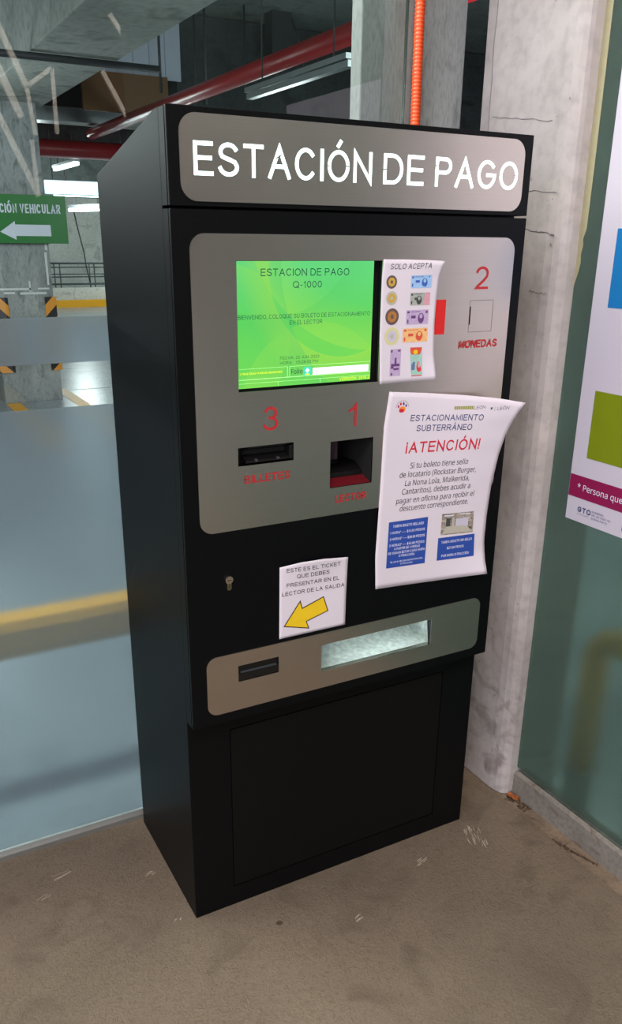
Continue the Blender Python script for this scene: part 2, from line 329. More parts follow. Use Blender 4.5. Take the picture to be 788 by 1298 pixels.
def curve_mesh(loops, thick, text=None, offset=0.0, res=3, bevel=0.0):
    if text is not None:
        cu = bpy.data.curves.new('t', 'FONT'); cu.body = text
        if FONT: cu.font = FONT
        cu.resolution_u = res; cu.offset = offset
    else:
        cu = bpy.data.curves.new('c', 'CURVE'); cu.dimensions = '2D'
        for lp in loops:
            s = cu.splines.new('POLY'); s.points.add(len(lp) - 1); s.use_cyclic_u = True
            for p, (a, b) in zip(s.points, lp): p.co = (a, b, 0, 1)
    cu.fill_mode = 'BOTH'
    if thick: cu.extrude = thick / 2
    ob = bpy.data.objects.new('t', cu); COL.objects.link(ob)
    dg = bpy.context.evaluated_depsgraph_get()
    me = bpy.data.meshes.new_from_object(ob.evaluated_get(dg))
    bpy.data.objects.remove(ob); bpy.data.curves.remove(cu)
    for p in me.polygons: p.use_smooth = False
    return me
def plate(name, mat, parent, loops, yf, thick):
    # flat plate in the xz plane, front face at y = yf, going back by thick
    me = curve_mesh(loops, thick)
    for v in me.vertices: x, z, h = v.co; v.co = (x, yf + thick / 2 - h, z)
    return link(name, me, mat, parent)
FRONT = lambda y0: (lambda x, z, h: (x, y0 - h, z))
CAP = None
def text(name, body, mat, parent, x0, x1, zb, cap, fmap, offset=0.0, shear=0.0, h=0.0004, slope=0.0, res=3, thick=0.0):
    """letters fitted between x0 and x1 on baseline zb with capital height cap, laid on a surface by fmap(x, z, lift)"""
    if all(c_ == ' ' or c_ in GLY for c_ in body):
        return stroke_text(name, body, mat, parent, x0, x1, zb, cap, fmap, weight=0.11 + offset * 2.6, shear=shear, h=h, slope=slope)
    global CAP
    if CAP is None:
        CAP = max(v.co.y for v in curve_mesh(None, 0.0, 'E', 0.0, 2).vertices)
    me = curve_mesh(None, 0.0, body, 0.0, res)
    if offset:
        # heavier weight: the same letters laid four times, each nudged by the offset
        bm = bmesh.new()
        for q, (dx, dy) in enumerate(((-1, -1), (1, -1), (-1, 1), (1, 1))):
            n0 = len(bm.verts); bm.from_mesh(me); bm.verts.ensure_lookup_table()
            for v in bm.verts[n0:]: v.co += Vector((dx * offset, dy * offset, 0.00003 * q))
        bm.to_mesh(me); bm.free()
    xs = [v.co.x for v in me.vertices]
    a, b = min(xs), max(xs); sx = (x1 - x0) / (b - a); sz = cap / CAP
    if thick:
        bm = bmesh.new(); bm.from_mesh(me)
        r = bmesh.ops.extrude_face_region(bm, geom=bm.faces[:])
        for g in r['geom']:
            if isinstance(g, bmesh.types.BMVert): g.co.z += 1.0
        bm.to_mesh(me); bm.free()
    for v in me.vertices:
        x = x0 + (v.co.x - a) * sx; z = zb + v.co.y * sz + slope * (x - x0)
        v.co = fmap(x + shear * (z - zb), z, h + (thick if v.co.z > 0.5 else v.co.z))
    return link(name, me, mat, parent)
# ---- single-stroke letter shapes (centre lines in a unit box, y up), drawn with any weight
def _arc(cx, cy, rx, ry, a0, a1, n=10):
    return [(cx + rx * math.cos(math.radians(a0 + (a1 - a0) * k / n)), cy + ry * math.sin(math.radians(a0 + (a1 - a0) * k / n))) for k in range(n + 1)]
_O = _arc(.5, .5, .5, .5, 90, 450, 28)[:-1]
_S = _arc(.5, .755, .46, .245, 25, 180, 9) + [(.05, .70), (.14, .60), (.35, .545), (.62, .49), (.87, .42), (.98, .30)] + _arc(.5, .265, .5, .265, 0, -165, 10)
_C = _arc(.5, .5, .5, .5, 42, 318, 22)
_D = [(0, 0), (0, 1), (.45, 1)] + _arc(.45, .5, .55, .5, 80, -80, 12) + [(.45, 0)]
_B3 = lambda: None
GLY = {
 'A': (.94, [[(0, 0), (.5, 1), (1, 0)], [(.19, .36), (.81, .36)]]), 'B': (.82, [[(0, 0), (0, 1), (.55, 1)] + _arc(.6, .765, .36, .235, 80, -80, 8) + [(0, .53)], [(.5, .53)] + _arc(.62, .265, .38, .265, 80, -80, 8) + [(0, 0)]]),
 'C': (.92, [_C]), 'D': (.88, [_D + ['z']]), 'E': (.76, [[(1, 1), (0, 1), (0, 0), (1, 0)], [(0, .52), (.93, .52)]]), 'F': (.70, [[(1, 1), (0, 1), (0, 0)], [(0, .5), (.85, .5)]]),
 'G': (.96, [_arc(.5, .5, .5, .5, 42, 340, 22) + [(1, .48), (.55, .48)]]), 'H': (.86, [[(0, 0), (0, 1)], [(1, 0), (1, 1)], [(0, .52), (1, .52)]]), 'I': (0, [[(.5, 0), (.5, 1)]]),
 'J': (.6, [[(1, 1), (1, .3)] + _arc(.5, .28, .5, .28, 0, -170, 8)]), 'K': (.82, [[(0, 0), (0, 1)], [(1, 1), (0, .35)], [(.32, .56), (1, 0)]]), 'L': (.68, [[(0, 1), (0, 0), (1, 0)]]),
 'M': (.98, [[(0, 0), (0, 1), (.5, .12), (1, 1), (1, 0)]]), 'N': (.86, [[(0, 0), (0, 1), (1, 0), (1, 1)]]), 'O': (.98, [_O + ['z']]), 'P': (.80, [[(0, 0), (0, 1), (.6, 1)] + _arc(.62, .74, .38, .26, 80, -80, 9) + [(0, .48)]]),
 'Q': (.98, [_O + ['z'], [(.62, .24), (1, -.06)]]), 'R': (.86, [[(0, 0), (0, 1), (.6, 1)] + _arc(.62, .75, .36, .25, 80, -80, 9) + [(0, .5)], [(.5, .5), (1, 0)]]), 'S': (.82, [_S]),
 'T': (.82, [[(0, 1), (1, 1)], [(.5, 1), (.5, 0)]]), 'U': (.84, [[(0, 1), (0, .35)] + _arc(.5, .33, .5, .33, 180, 360, 12) + [(1, 1)]]), 'V': (.88, [[(0, 1), (.5, 0), (1, 1)]]), 'X': (.86, [[(0, 0), (1, 1)], [(0, 1), (1, 0)]]), 'Y': (.86, [[(0, 1), (.5, .45), (1, 1)], [(.5, .45), (.5, 0)]]), 'Z': (.8, [[(0, 1), (1, 1), (0, 0), (1, 0)]]),
 '0': (.66, [_O + ['z']]), '1': (.32, [[(0, .74), (.62, .86), (.94, 1), (.94, 0)]]), '2': (.68, [_arc(.5, .73, .47, .27, 165, -10, 10) + [(.92, .56), (.66, .36), (.2, .12), (.04, 0), (1, 0)]]),
 '3': (.66, [_arc(.48, .76, .42, .24, 155, -85, 11) + [(.40, .527)], _arc(.47, .265, .5, .265, 88, -160, 12)]), '4': (.7, [[(.74, 0), (.74, 1), (0, .3), (1, .3)]]), '5': (.66, [[(.88, 1), (.2, 1), (.1, .53)] + _arc(.48, .33, .5, .33, 125, -155, 12)]),
 '6': (.66, [_arc(.5, .3, .47, .3, 150, -210, 16) + [(.1, .6), (.25, .88), (.5, 1), (.8, .93), (.9, .82)]]), '7': (.66, [[(0, 1), (1, 1), (.55, .45), (.36, 0)]]), '8': (.66, [_arc(.5, .765, .42, .235, 90, 450, 16)[:-1] + ['z'], _arc(.5, .265, .5, .265, 90, 450, 16)[:-1] + ['z']]), '9': (.66, [_arc(.5, .7, .47, .3, -30, 330, 16) + [(.9, .4), (.75, .12), (.5, 0), (.2, .07), (.1, .18)]]),
 '$': (.7, [_S, [(.5, -.1), (.5, 1.1)]]), '-': (.34, [[(0, .38), (1, .38)]]), '.': (0, [[(.5, 0), (.5, .02)]]), ',': (.06, [[(.6, .05), (.3, -.12)]]), ':': (0, [[(.5, .02), (.5, .04)], [(.5, .62), (.5, .64)]]), '*': (.3, [[(.5, .65), (.5, 1)], [(0, .75), (1, .93)], [(0, .93), (1, .75)]]),
 '!': (0, [[(.5, 0), (.5, .02)], [(.5, .28), (.5, 1)]]), '¡': (0, [[(.5, 1), (.5, .98)], [(.5, .72), (.5, 0)]]),
}
for _a, _b in (('Á', 'A'), ('É', 'E'), ('Í', 'I'), ('Ó', 'O'), ('Ú', 'U')):
    GLY[_a] = (GLY[_b][0], GLY[_b][1] + ['acute'])
def stroke_text(name, body, mat, parent, x0, x1, zb, cap, fmap, weight=0.13, shear=0.0, h=0.0004, slope=0.0, gap=0.19, cut=None):
    """caps and digits of even weight (weight = stroke width / cap height), fitted between x0 and x1"""
    w = weight
    adv = 0; place = []
    for chx in body:
        if chx == ' ': adv += 0.42; continue
        gw = GLY[chx][0]; W_ = max(gw, w); place.append((chx, adv, W_)); adv += W_ + gap
    total = adv - gap; sx = (x1 - x0) / total
    wx = w * cap          # real stroke width
    bm = bmesh.new(); cnt = [0]
    def stroke(pts, closed):
        n = len(pts); L = []; Rr = []
        P = [Vector(p) for p in pts]
        if not closed:
            P[0] = P[0] - (P[1] - P[0]).normalized() * wx / 2; P[-1] = P[-1] + (P[-1] - P[-2]).normalized() * wx / 2
        for i in range(n):
            e1 = (P[i] - P[i - 1]).normalized() if (i > 0 or closed) else (P[1] - P[0]).normalized()
            e2 = (P[(i + 1) % n] - P[i]).normalized() if (i < n - 1 or closed) else e1
            n1 = Vector((-e1.y, e1.x)); n2 = Vector((-e2.y, e2.x)); b = n1 + n2
            b = b / max(1 + n1.dot(n2), 0.22)
            if i in (0, n - 1) and not closed: b = n1
            for q, lst in ((1, L), (-1, Rr)):
                p = P[i] + b * q * wx / 2; lst.append(p)
        cnt[0] += 1; hh = h + 0.00003 * (cnt[0] % 5)
        vl = [bm.verts.new(fmap(p.x + shear * (p.y - zb), p.y + slope * (p.x - x0), hh)) for p in L]
        vr = [bm.verts.new(fmap(p.x + shear * (p.y - zb), p.y + slope * (p.x - x0), hh)) for p in Rr]
        for i in range(n if closed else n - 1):
            j = (i + 1) % n; bm.faces.new((vl[i], vl[j], vr[j], vr[i]))
    for chx, a, W_ in place:
        gx0 = x0 + a * sx; gx1 = gx0 + W_ * sx
        ix0, ix1, iz0, iz1 = gx0 + wx / 2, gx1 - wx / 2, zb + wx / 2, zb + cap - wx / 2
        if ix1 < ix0: ix0 = ix1 = (gx0 + gx1) / 2
        M_ = lambda p: (ix0 + (ix1 - ix0) * p[0], iz0 + (iz1 - iz0) * p[1])
        for st in GLY[chx][1]:
            if st == 'acute':
                cx = (gx0 + gx1) / 2; stroke([(cx - cap * 0.02, zb + cap * 1.13), (cx + cap * 0.06, zb + cap * 1.25)], False); continue
            cl = st[-1] == 'z'; pts = [M_(p) for p in (st[:-1] if cl else st)]
            q = [pts[0]]
            for p in pts[1:]:
                if (Vector(p) - Vector(q[-1])).length > 1e-6: q.append(p)
            stroke(q, cl)
    me = bpy.data.meshes.new(name); bm.to_mesh(me); bm.free()
    o = link(name, me, mat, parent)
    return o
def shape(name, mat, parent, loop, fmap, h, sub=1):
    """flat printed patch; loop of (x, z) points, fan from the middle so that it can follow a curved sheet"""
    bm = bmesh.new()
    cx = sum(p[0] for p in loop) / len(loop); cz = sum(p[1] for p in loop) / len(loop)
    rings = []
    for k in range(1, sub + 1):
        f = k / sub; rings.append([bm.verts.new(fmap(cx + (x - cx) * f, cz + (z - cz) * f, h)) for x, z in loop])
    c = bm.verts.new(fmap(cx, cz, h)); n = len(loop)
    for i in range(n): bm.faces.new((c, rings[0][i], rings[0][(i + 1) % n]))
    for k in range(sub - 1):
        for i in range(n): bm.faces.new((rings[k][i], rings[k + 1][i], rings[k + 1][(i + 1) % n], rings[k][(i + 1) % n]))
    me = bpy.data.meshes.new(name); bm.to_mesh(me); bm.free()
    return link(name, me, mat, parent)
def poly(name, mat, parent, loop, fmap, h):
    me = curve_mesh([loop], 0.0)
    for v in me.vertices: v.co = fmap(v.co.x, v.co.y, h)
    return link(name, me, mat, parent)
def frame_print(name, mat, parent, x0, x1, z0, z1, w, fmap, h):
    me = curve_mesh([rrect(x0, x1, z0, z1), rrect(x0 + w, x1 - w, z0 + w, z1 - w)], 0.0)
    for v in me.vertices: v.co = fmap(v.co.x, v.co.y, h)
    return link(name, me, mat, parent)
def thing(name, label, cat, loc=(0, 0, 0), group=None):
    o = bpy.data.objects.new(name, None); COL.objects.link(o); o.location = loc; o.empty_display_size = 0.1
    tag(o, label, cat, group); return o
def tag(o, label=None, cat=None, group=None, kind=None):
    if label: o['label'] = label
    if cat: o['category'] = cat
    if group: o['group'] = group
    if kind: o['kind'] = kind
    return o
def struct(o, label=None):
    o['kind'] = 'structure'
    if label: o['label'] = label
    return o

# ------------------------------------------------------------------ setting: floors, walls, ceiling
struct(box('floor', M['floor'], None, -7, 0.972, -9, 0.425, -0.1, 0.0), 'brown grey hall floor of brushed concrete under the payment station')
struct(box('trim_1', M['strip'], None, 0.975, 1.03, -9, 0.425, -0.1, -0.003), 'narrow concrete floor strip along the foot of the right glass')
struct(box('floor', M['park_floor'], None, -8, 14, 0.435, 26, -0.1, 0.0), 'blue grey parking floor beyond the glass')
struct(box('floor', M['park_floor'], None, 1.06, 14, -9, 0.43, -0.1, 0.0), 'parking floor behind the right glass')
struct(box('ceiling', M['ceil'], None, -8, 14, 0.6, 26, 3.9, 4.1), 'dark concrete ceiling of the parking level')
struct(box('ceiling', M['ceil'], None, 1.1, 14, -2.6, 0.59, 3.3, 3.5), 'unseen ceiling added to darken the space behind the right glass')  # out of view, added to keep sky light off this side
struct(box('wall_back', M['far_wall'], None, -8, 14, 23, 23.3, 0, 3.9), 'pale concrete wall at the far end of the parking level')
struct(box('wall_left', M['ceil'], None, -8.2, -8, 0.6, 26, 0, 3.9))
struct(box('wall_right', M['ceil'], None, 14, 14.2, -9, 26, 0, 3.9))
w = struct(plate('wall_front', M['tanwall'], None, [rrect(-7, 1.0, 0, 4.4), rrect(-2.4, 0.1, 1.0, 3.2)], -8.6, 0.2), 'tan hall wall behind the photographer')
struct(box('wall_front', M['tanwall'], None, 1.3, 9, -8.8, -8.6, 0, 4.4), 'tan hall wall behind the right glass')

# left glass (behind the station)
win = thing('window_1', None, None, (0, 0.44, 0)); struct(win, 'large glass pane with frosted bands behind the payment station')
box('pane', M['glass'], win, -7, 0.795, 0.437, 0.447, 0.012, 3.6)
box('frosted_band', M['frost'], win, -7, 0.79, 0.4345, 0.4365, 0.03, 1.176)
box('frosted_band', M['frost'], win, -7, 0.79, 0.4345, 0.4365, 1.276, 1.376)
prism_x('sill', M['alu'], win, [(0.4235, 0.0), (0.4235, 0.014), (0.427, 0.021), (0.4335, 0.024), (0.4335, 0.012), (0.45, 0.012), (0.45, 0.0)], -7, 0.8)
box('pane_edge', M['glass_edge'], win, 0.795, 0.797, 0.4365, 0.4475, 0.012, 3.6)
# right glass
win2 = thing('window_2', None, None, (1.03, 0, 0)); struct(win2, 'dark green tinted glass wall on the right with a low grey sill')
box('pane', M['glass'], win2, 1.032, 1.042, -2.6, 0.035, 0.07, 3.3)
box('frosted_band', M['frost_r'], win2, 1.0300, 1.0318, -2.6, 0.035, 0.085, 3.28)
bm = bmesh.new()
for y, prof in ((-8.5, 0), (0.028, 0)):
    pass
def prism_y(name, mat, parent, prof, y0, y1):
    bm = bmesh.new(); A = [bm.verts.new((x, y0, z)) for x, z in prof]; B = [bm.verts.new((x, y1, z)) for x, z in prof]
    bm.faces.new(A); bm.faces.new(list(reversed(B))); n = len(prof)
    for i in range(n): bm.faces.new((A[i], B[i], B[(i + 1) % n], A[(i + 1) % n]))
    return from_bm(name, bm, mat, parent)
prism_y('sill', M['greysill'], win2, [(1.018, -0.003), (1.020, 0.066), (1.024, 0.072), (1.0302, 0.074), (1.0302, 0.069), (1.07, 0.069), (1.07, -0.003)], -2.6, 0.028)
# olive strip of old sealant down the edge of the right glass, ragged lower end
rag = [(0.037, 3.3), (0.037, 1.43), (0.033, 1.437), (0.031, 1.431), (0.027, 1.452), (0.020, 1.475), (0.016, 1.497), (0.0185, 1.515), (0.0145, 1.535), (0.0175, 1.548), (0.010, 1.57), (0.009, 1.70), (0.0105, 2.1), (0.009, 3.3)]
me = curve_mesh([rag], 0.0015)
for v in me.vertices: v.co = (1.0295 - v.co.z, v.co.x, v.co.y)
link('sealant_strip', me, M['olive_tape'], win2)

# ------------------------------------------------------------------ concrete column right of the station, pier behind it, conduit
c = thing('concrete_column', 'pale bare concrete column between the payment station and the right glass', 'column', (1.1, 0.2, 0))
bm = bmesh.new()
ch = 0.012
prof = [(1.004, 0.030), (0.993, 0.0335), (0.984, 0.043), (0.978, 0.058), (0.975, 0.080), (0.975, 0.325), (0.983, 0.366), (1.0, 0.385), (1.19, 0.385), (1.19, 0.03)]
A = [bm.verts.new((x, y, 0.0)) for x, y in prof]; B = [bm.verts.new((x, y, 3.9)) for x, y in prof]
bm.faces.new(A); bm.faces.new(list(reversed(B)))
for i in range(len(prof)): bm.faces.new((A[i], B[i], B[(i + 1) % len(prof)], A[(i + 1) % len(prof)]))
from_bm('shaft', bm, M['colB'], c)
# formwork seams: shallow raised fins and a groove line
def seam(y0, y1, z0, z1, w=0.0016, n=14, jit=0.002, mat='bronze'):
    bm = bmesh.new(); prev = None
    for i in range(n + 1):
        f = i / n; y = y0 + (y1 - y0) * f; z = z0 + (z1 - z0) * f + random.uniform(-jit, jit)
        ww = w * random.uniform(0.3, 1.3)
        pa = bm.verts.new((0.9745, y, z - ww)); pb = bm.verts.new((0.9735, y, z)); pc = bm.verts.new((0.9745, y, z + ww))
        if prev: bm.faces.new((prev[0], pa, pb, prev[1])); bm.faces.new((prev[1], pb, pc, prev[2]))
        prev = (pa, pb, pc)
    return from_bm('formwork_seam', bm, M[mat], c)
M['seam'] = plain('seam_grey', (128, 122, 124), 0.9)
seam(0.16, 0.055, 1.572, 1.558, 0.0022, mat='seam'); seam(0.31, 0.10, 1.83, 1.80, 0.0008, mat='seam'); seam(0.2, 0.06, 1.66, 1.65, 0.0007, mat='seam'); seam(0.12, 0.06, 1.43, 1.425, 0.0010, mat='seam')
bm = bmesh.new(); prev = None
for i in range(60):
    z = 3.9 * i / 59; j = random.uniform(-0.003, 0.003)
    a = bm.verts.new((0.9746, 0.324 + j, z)); b = bm.verts.new((0.9738, 0.3255 + j, z)); d = bm.verts.new((0.9746, 0.3275 + j, z))
    if prev: bm.faces.new((prev[0], a, b, prev[1])); bm.faces.new((prev[1], b, d, prev[2]))
    prev = (a, b, d)
from_bm('formwork_seam', bm, M['seam'], c)
# pits (small voids) in the column face
bm = bmesh.new()
for k in range(70):
    y = random.uniform(0.04, 0.30); z = random.choice([random.uniform(0.02, 0.8), random.uniform(0.02, 2.2)]); r = random.uniform(0.0008, 0.0028)
    vs = [bm.verts.new((0.97478, y + r * math.cos(a) * random.uniform(0.7, 1.3), z + r * 1.3 * math.sin(a))) for a in [i * PI / 3 for i in range(6)]]
    bm.faces.new(vs)
o = from_bm('surface_pits', bm, M['seam'], c); o['kind'] = 'stuff'

tag(box('concrete_pier', M['colA'], None, 0.765, 1.10, 0.60, 0.65, 0, 3.89, 0.004), 'grey concrete pier behind the glass edge and the orange conduit', 'column')
def corrugated(name, pts, r, pitch, mat):
    P = [Vector(p) for p in pts]; path = []; rad = []
    for a, b in zip(P[:-1], P[1:]):
        n = max(1, int((b - a).length / pitch))
        for i in range(n):
            for f, q in ((0.0, 0.86), (0.3, 1.0), (0.7, 1.0)):
                path.append(a.lerp(b, (i + f) / n)); rad.append(r * q)
    bm = bmesh.new(); add_tube(bm, path, rad, 10)
    return from_bm(name, bm, mat, None, smooth=True)
zz = [0.0, 0.4, 0.9, 1.3, 1.6, 1.75, 1.85, 1.95, 2.05, 2.2, 2.6, 3.2, 3.88]
tag(corrugated('conduit', [(0.928 + 0.006 * math.sin(z * 2.1) + 0.004 * (z - 1.8), 0.572 + 0.004 * math.sin(z * 3), z) for z in zz], 0.0135, 0.009, M['conduit']),
    'orange corrugated conduit running down the grey pier', 'conduit')

# ------------------------------------------------------------------ debris by the right sill
leafo = bmesh.new()
for k, (dx, dy) in enumerate([(0, 0), (0.006, -0.012)]):
    pts = [(-0.012, 0), (-0.006, 0.006), (0.002, 0.008), (0.012, 0.002), (0.006, -0.005), (-0.005, -0.006)]
    vs = [leafo.verts.new((1.000 + dx + x * 1.1, 0.008 + dy + y * 2.0, 0.004 + 0.004 * math.sin(k + x * 300 + y * 200) + 0.003)) for x, y in pts]
    leafo.faces.new(vs)
tag(from_bm('dry_leaf', leafo, M['leaf']), 'curled brown dry leaf in the corner of column and right sill', 'leaf')
bm = bmesh.new()
for k in range(90):
    y = random.uniform(-0.06, 0.022); x = random.uniform(0.986, 1.014); s = random.uniform(0.001, 0.0042)
    r = bmesh.ops.create_icosphere(bm, subdivisions=1, radius=s, matrix=Matrix.Translation((x, y, -0.003 + s * 0.4)))
for k in range(70):
    f = random.random(); y = -0.19 - f * 0.13; x = 0.972 + f * 0.035 + random.uniform(-0.003, 0.003); s = random.uniform(0.001, 0.0048) * (1.2 - 0.6 * f)
    bmesh.ops.create_icosphere(bm, subdivisions=1, radius=s, matrix=Matrix.Translation((x, y, -0.002)))
o = from_bm('floor_debris', bm, M['dirt']); tag(o, 'dark crumbs and grit lying along the floor strip by the right sill', 'debris', kind='stuff')
bm = bmesh.new()
for (x, y, a, L) in [(0.785, -0.055, 1.2, 0.035), (0.80, -0.05, 1.3, 0.045), (0.815, -0.06, 1.25, 0.035), (0.79, -0.085, 1.25, 0.05), (0.798, -0.11, 1.2, 0.045), (0.77, -0.09, 1.3, 0.04), (0.60, -0.09, 0.3, 0.05), (0.35, -0.18, 0.25, 0.03), (-0.25, 0.30, 0.2, 0.06), (-0.31, 0.24, 0.3, 0.04), (-0.05, 0.2, 0.4, 0.02), (-0.04, 0.02, 1.0, 0.015)]:
    for j in range(5):
        xx, yy = x + random.uniform(-0.008, 0.008), y + random.uniform(-0.008, 0.008); aa = a + random.uniform(-0.15, 0.15); l = L * random.uniform(0.3, 0.8); wv = random.uniform(0.0005, 0.0014)
        d = Vector((math.cos(aa), math.sin(aa), 0)); nrm = Vector((-d.y, d.x, 0)); p = Vector((xx, yy, 0.0004))
        bm.faces.new([bm.verts.new(p + d * s * l / 2 + nrm * t * wv) for s, t in ((-1, -0.3), (1, -1), (1, 0.6), (-1, 1))])
o = from_bm('chalk_scuffs', bm, M['chalk']); tag(o, 'pale scratches on the concrete floor around the station', 'scuff marks', kind='stuff')
tag(poly('floor_stain', M['dirt'], None, ngon(0.172, -0.107, 0.008, 0.007), lambda x, z, h: (x, z, h), 0.0004), 'small dark round spot on the floor before the station', 'stain')

# ------------------------------------------------------------------ the payment station
T = 0.0385           # front plane of door and header lies at y = -T
W = 0.80
K = thing('payment_station', 'tall black parking payment kiosk with steel panels and lit header', 'payment machine', (0.4, 0.2, 0))
body = prism_x('cabinet', M['black'], K, [(0.0, 0.0), (0.405, 0.0), (0.405, 1.664), (0.018, 1.7465), (0.0, 1.7465)], 0.0, W, 0.0012)
# cut cavities out of the cabinet front for tray, reader and note slot
def cutbox(x0, x1, y0, y1, z0, z1):
    bm = bmesh.new(); add_box(bm, x0, x1, y0, y1, z0, z1); me = bpy.data.meshes.new('cut'); bm.to_mesh(me); bm.free()
    o = bpy.data.objects.new('cut', me); COL.objects.link(o); return o
def boolean(o, cutters):
    for ct in cutters:
        ct.location = ct.location - base_of(o.parent) if o.parent else ct.location
        md = o.modifiers.new('b', 'BOOLEAN'); md.object = ct; md.operation = 'DIFFERENCE'; md.solver = 'EXACT'
        ct.location = ct.location + (base_of(o.parent) if o.parent else Vector())
    bpy.context.view_layer.update()
    dg = bpy.context.evaluated_depsgraph_get()
    me = bpy.data.meshes.new_from_object(o.evaluated_get(dg)); o.modifiers.clear(); old = o.data; o.data = me
    for ct in cutters: bpy.data.objects.remove(ct)
boolean(body, [cutbox(0.305, 0.63, -0.05, 0.12, 0.60, 0.70), cutbox(0.32, 0.44, -0.05, 0.10, 1.04, 1.16), cutbox(0.11, 0.245, -0.05, 0.05, 1.115, 1.165), cutbox(0.10, 0.70, -0.05, 0.004, 0.054, 0.503), cutbox(0.10, 0.21, -0.05, 0.03, 0.638, 0.688)])
# header: rear pan, dark seam core and front pan
hdr = box('header', M['black'], K, 0.0, W, -0.028, 0.0, 1.5926, 1.7465, 0.001)
box('seam_core', M['void'], hdr, 0.003, W - 0.003, -0.031, -0.028, 1.5955, 1.7435)
box('front_pan', M['black'], hdr, 0.0, W, -T, -0.031, 1.5926, 1.7475, 0.0012)
HP = -T - 0.0015
plate('header_plate', M['steel'], hdr, [rrect(0.021, 0.779, 1.6005, 1.7375, 0.030)], HP, 0.0015)
HF = FRONT(HP)
LT = 0.0006
for body_, x0, x1 in (('ESTACIÓN', 0.0455, 0.4045), ('DE', 0.4305, 0.5245), ('PAGO', 0.5525, 0.7635)):
    text('lettering', body_, M['lit'], hdr, x0, x1, 1.6415, 0.0535, HF, offset=0.007, h=LT)
BR = []
def bridge(x, z, w, h, rot=0.0):
    ca, sa = math.cos(rot), math.sin(rot)
    lp = [(x + a * ca - b * sa, z + a * sa + b * ca) for a, b in ((-w / 2, -h / 2), (w / 2, -h / 2), (w / 2, h / 2), (-w / 2, h / 2))]
    me = curve_mesh([lp], 0.0)
    for v in me.vertices: v.co = HF(v.co.x, v.co.y, LT + 0.0005)
    link('stencil_bridge', me, M['steel'], hdr)
# stencil bridges that hold the letters' inner pieces
for x, z, r_ in ((0.3054, 1.6678, 0.0), (0.3518, 1.6685, 0.0), (0.2073, 1.6778, 0.5), (0.4338, 1.6672, 0.1), (0.5556, 1.6792, 0.0), (0.6252, 1.6794, 0.4), (0.7130, 1.6687, 0.0), (0.7590, 1.6692, 0.0)):
    w_, h_ = 0.0125, 0.0019
    bridge(x, z, w_, h_, r_)
# door: rear pan, seam core, front pan, all open behind the screen and the slots
holes = dict(scr=(0.121, 0.437, 1.266, 1.5035), bill=(0.117, 0.240, 1.121, 1.158), rd=(0.326, 0.431, 1.050, 1.150), tray=(0.3135, 0.620, 0.6165, 0.6835), slot=(0.1075, 0.205, 0.6425, 0.681))
def H(*k, g=0.0): return [rrect(holes[i][0] - g, holes[i][1] + g, holes[i][2] - g, holes[i][3] + g) for i in k]
allh = ('scr', 'bill', 'rd', 'tray', 'slot')
door = plate('door', M['black'], K, [rrect(0, W, 0.551, 1.588)] + H(*allh, g=0.003), -0.028, 0.0275)
plate('seam_core', M['void'], door, [rrect(0.003, W - 0.003, 0.554, 1.585)] + H(*allh, g=0.003), -0.031, 0.003)
plate('front_pan', M['black'], door, [rrect(0, W, 0.551, 1.588, 0.002, 2)] + H(*allh, g=0.003), -T, 0.0075)
plate('steel_panel', M['steel'], door, [rrect(0.0325, 0.774, 0.990, 1.549, 0.028)] + H('scr', 'bill', 'rd') + [rrect(0.6638, 0.6674, 1.373, 1.410)], HP, 0.0015)['label'] = 'large brushed steel panel around the screen'
plate('steel_panel', M['steel'], door, [rrect(0.035, 0.768, 0.574, 0.7135, 0.024)] + H('tray', 'slot'), HP, 0.0015)['label'] = 'lower brushed steel panel with receipt slot and tray'
# screen
scr = plate('display', M['black2'], K, [rrect(0.112, 0.445, 1.258, 1.512)], -0.021, 0.010)
plate('screen', M['screen'], scr, [rrect(0.1265, 0.4275, 1.2695, 1.5025)], -0.0235, 0.002)
# the picture's object coordinates are those of the kiosk base: shift the shader inputs by moving the mesh origin
for o in scr.children:
    pass
SF = FRONT(-0.0236)
text('screen_text', 'ESTACION DE PAGO', M['scr_ink'], scr, 0.1775, 0.370, 1.4758, 0.0133, SF, offset=0.004)
text('screen_text', 'Q-1000', M['scr_ink'], scr, 0.2450, 0.3085, 1.4538, 0.0125, SF, offset=0.004)
text('screen_text', 'BIENVENIDO, COLOQUE SU BOLETO DE ESTACIONAMIENTO', M['scr_ink'], scr, 0.1290, 0.4215, 1.3985, 0.0078, SF)
text('screen_text', 'EN EL LECTOR', M['scr_ink'], scr, 0.2385, 0.3106, 1.3862, 0.0080, SF)
text('screen_text', 'FECHA: 23 JUN. 2023', M['scr_ink'], scr, 0.2175, 0.305, 1.3205, 0.0056, SF)
text('screen_text', 'HORA:   05:28:05 PM', M['scr_ink'], scr, 0.2175, 0.302, 1.3112, 0.0056, SF)
text('screen_text', 'Folio', M['scr_ink'], scr, 0.2418, 0.2675, 1.2915, 0.0090, SF, offset=0.004)
plate('folio_field', M['scr_white'], scr, [rrect(0.2906, 0.4222, 1.2872, 1.3005)], -0.0238, 0.0002)
plate('icon', M['scr_teal'], scr, [rrect(0.2690, 0.2882, 1.2860, 1.3035, 0.003, 3)], -0.0238, 0.0002)
plate('icon_mark', M['scr_white'], scr, [[(0.2730, 1.2955), (0.2785, 1.3015), (0.2842, 1.2955), (0.2812, 1.2955), (0.2785, 1.2900), (0.2758, 1.2955)]], -0.0240, 0.0001)
plate('icon_mark', M['scr_yel'], scr, [rrect(0.2735, 0.2838, 1.2875, 1.2900)], -0.0240, 0.0001)
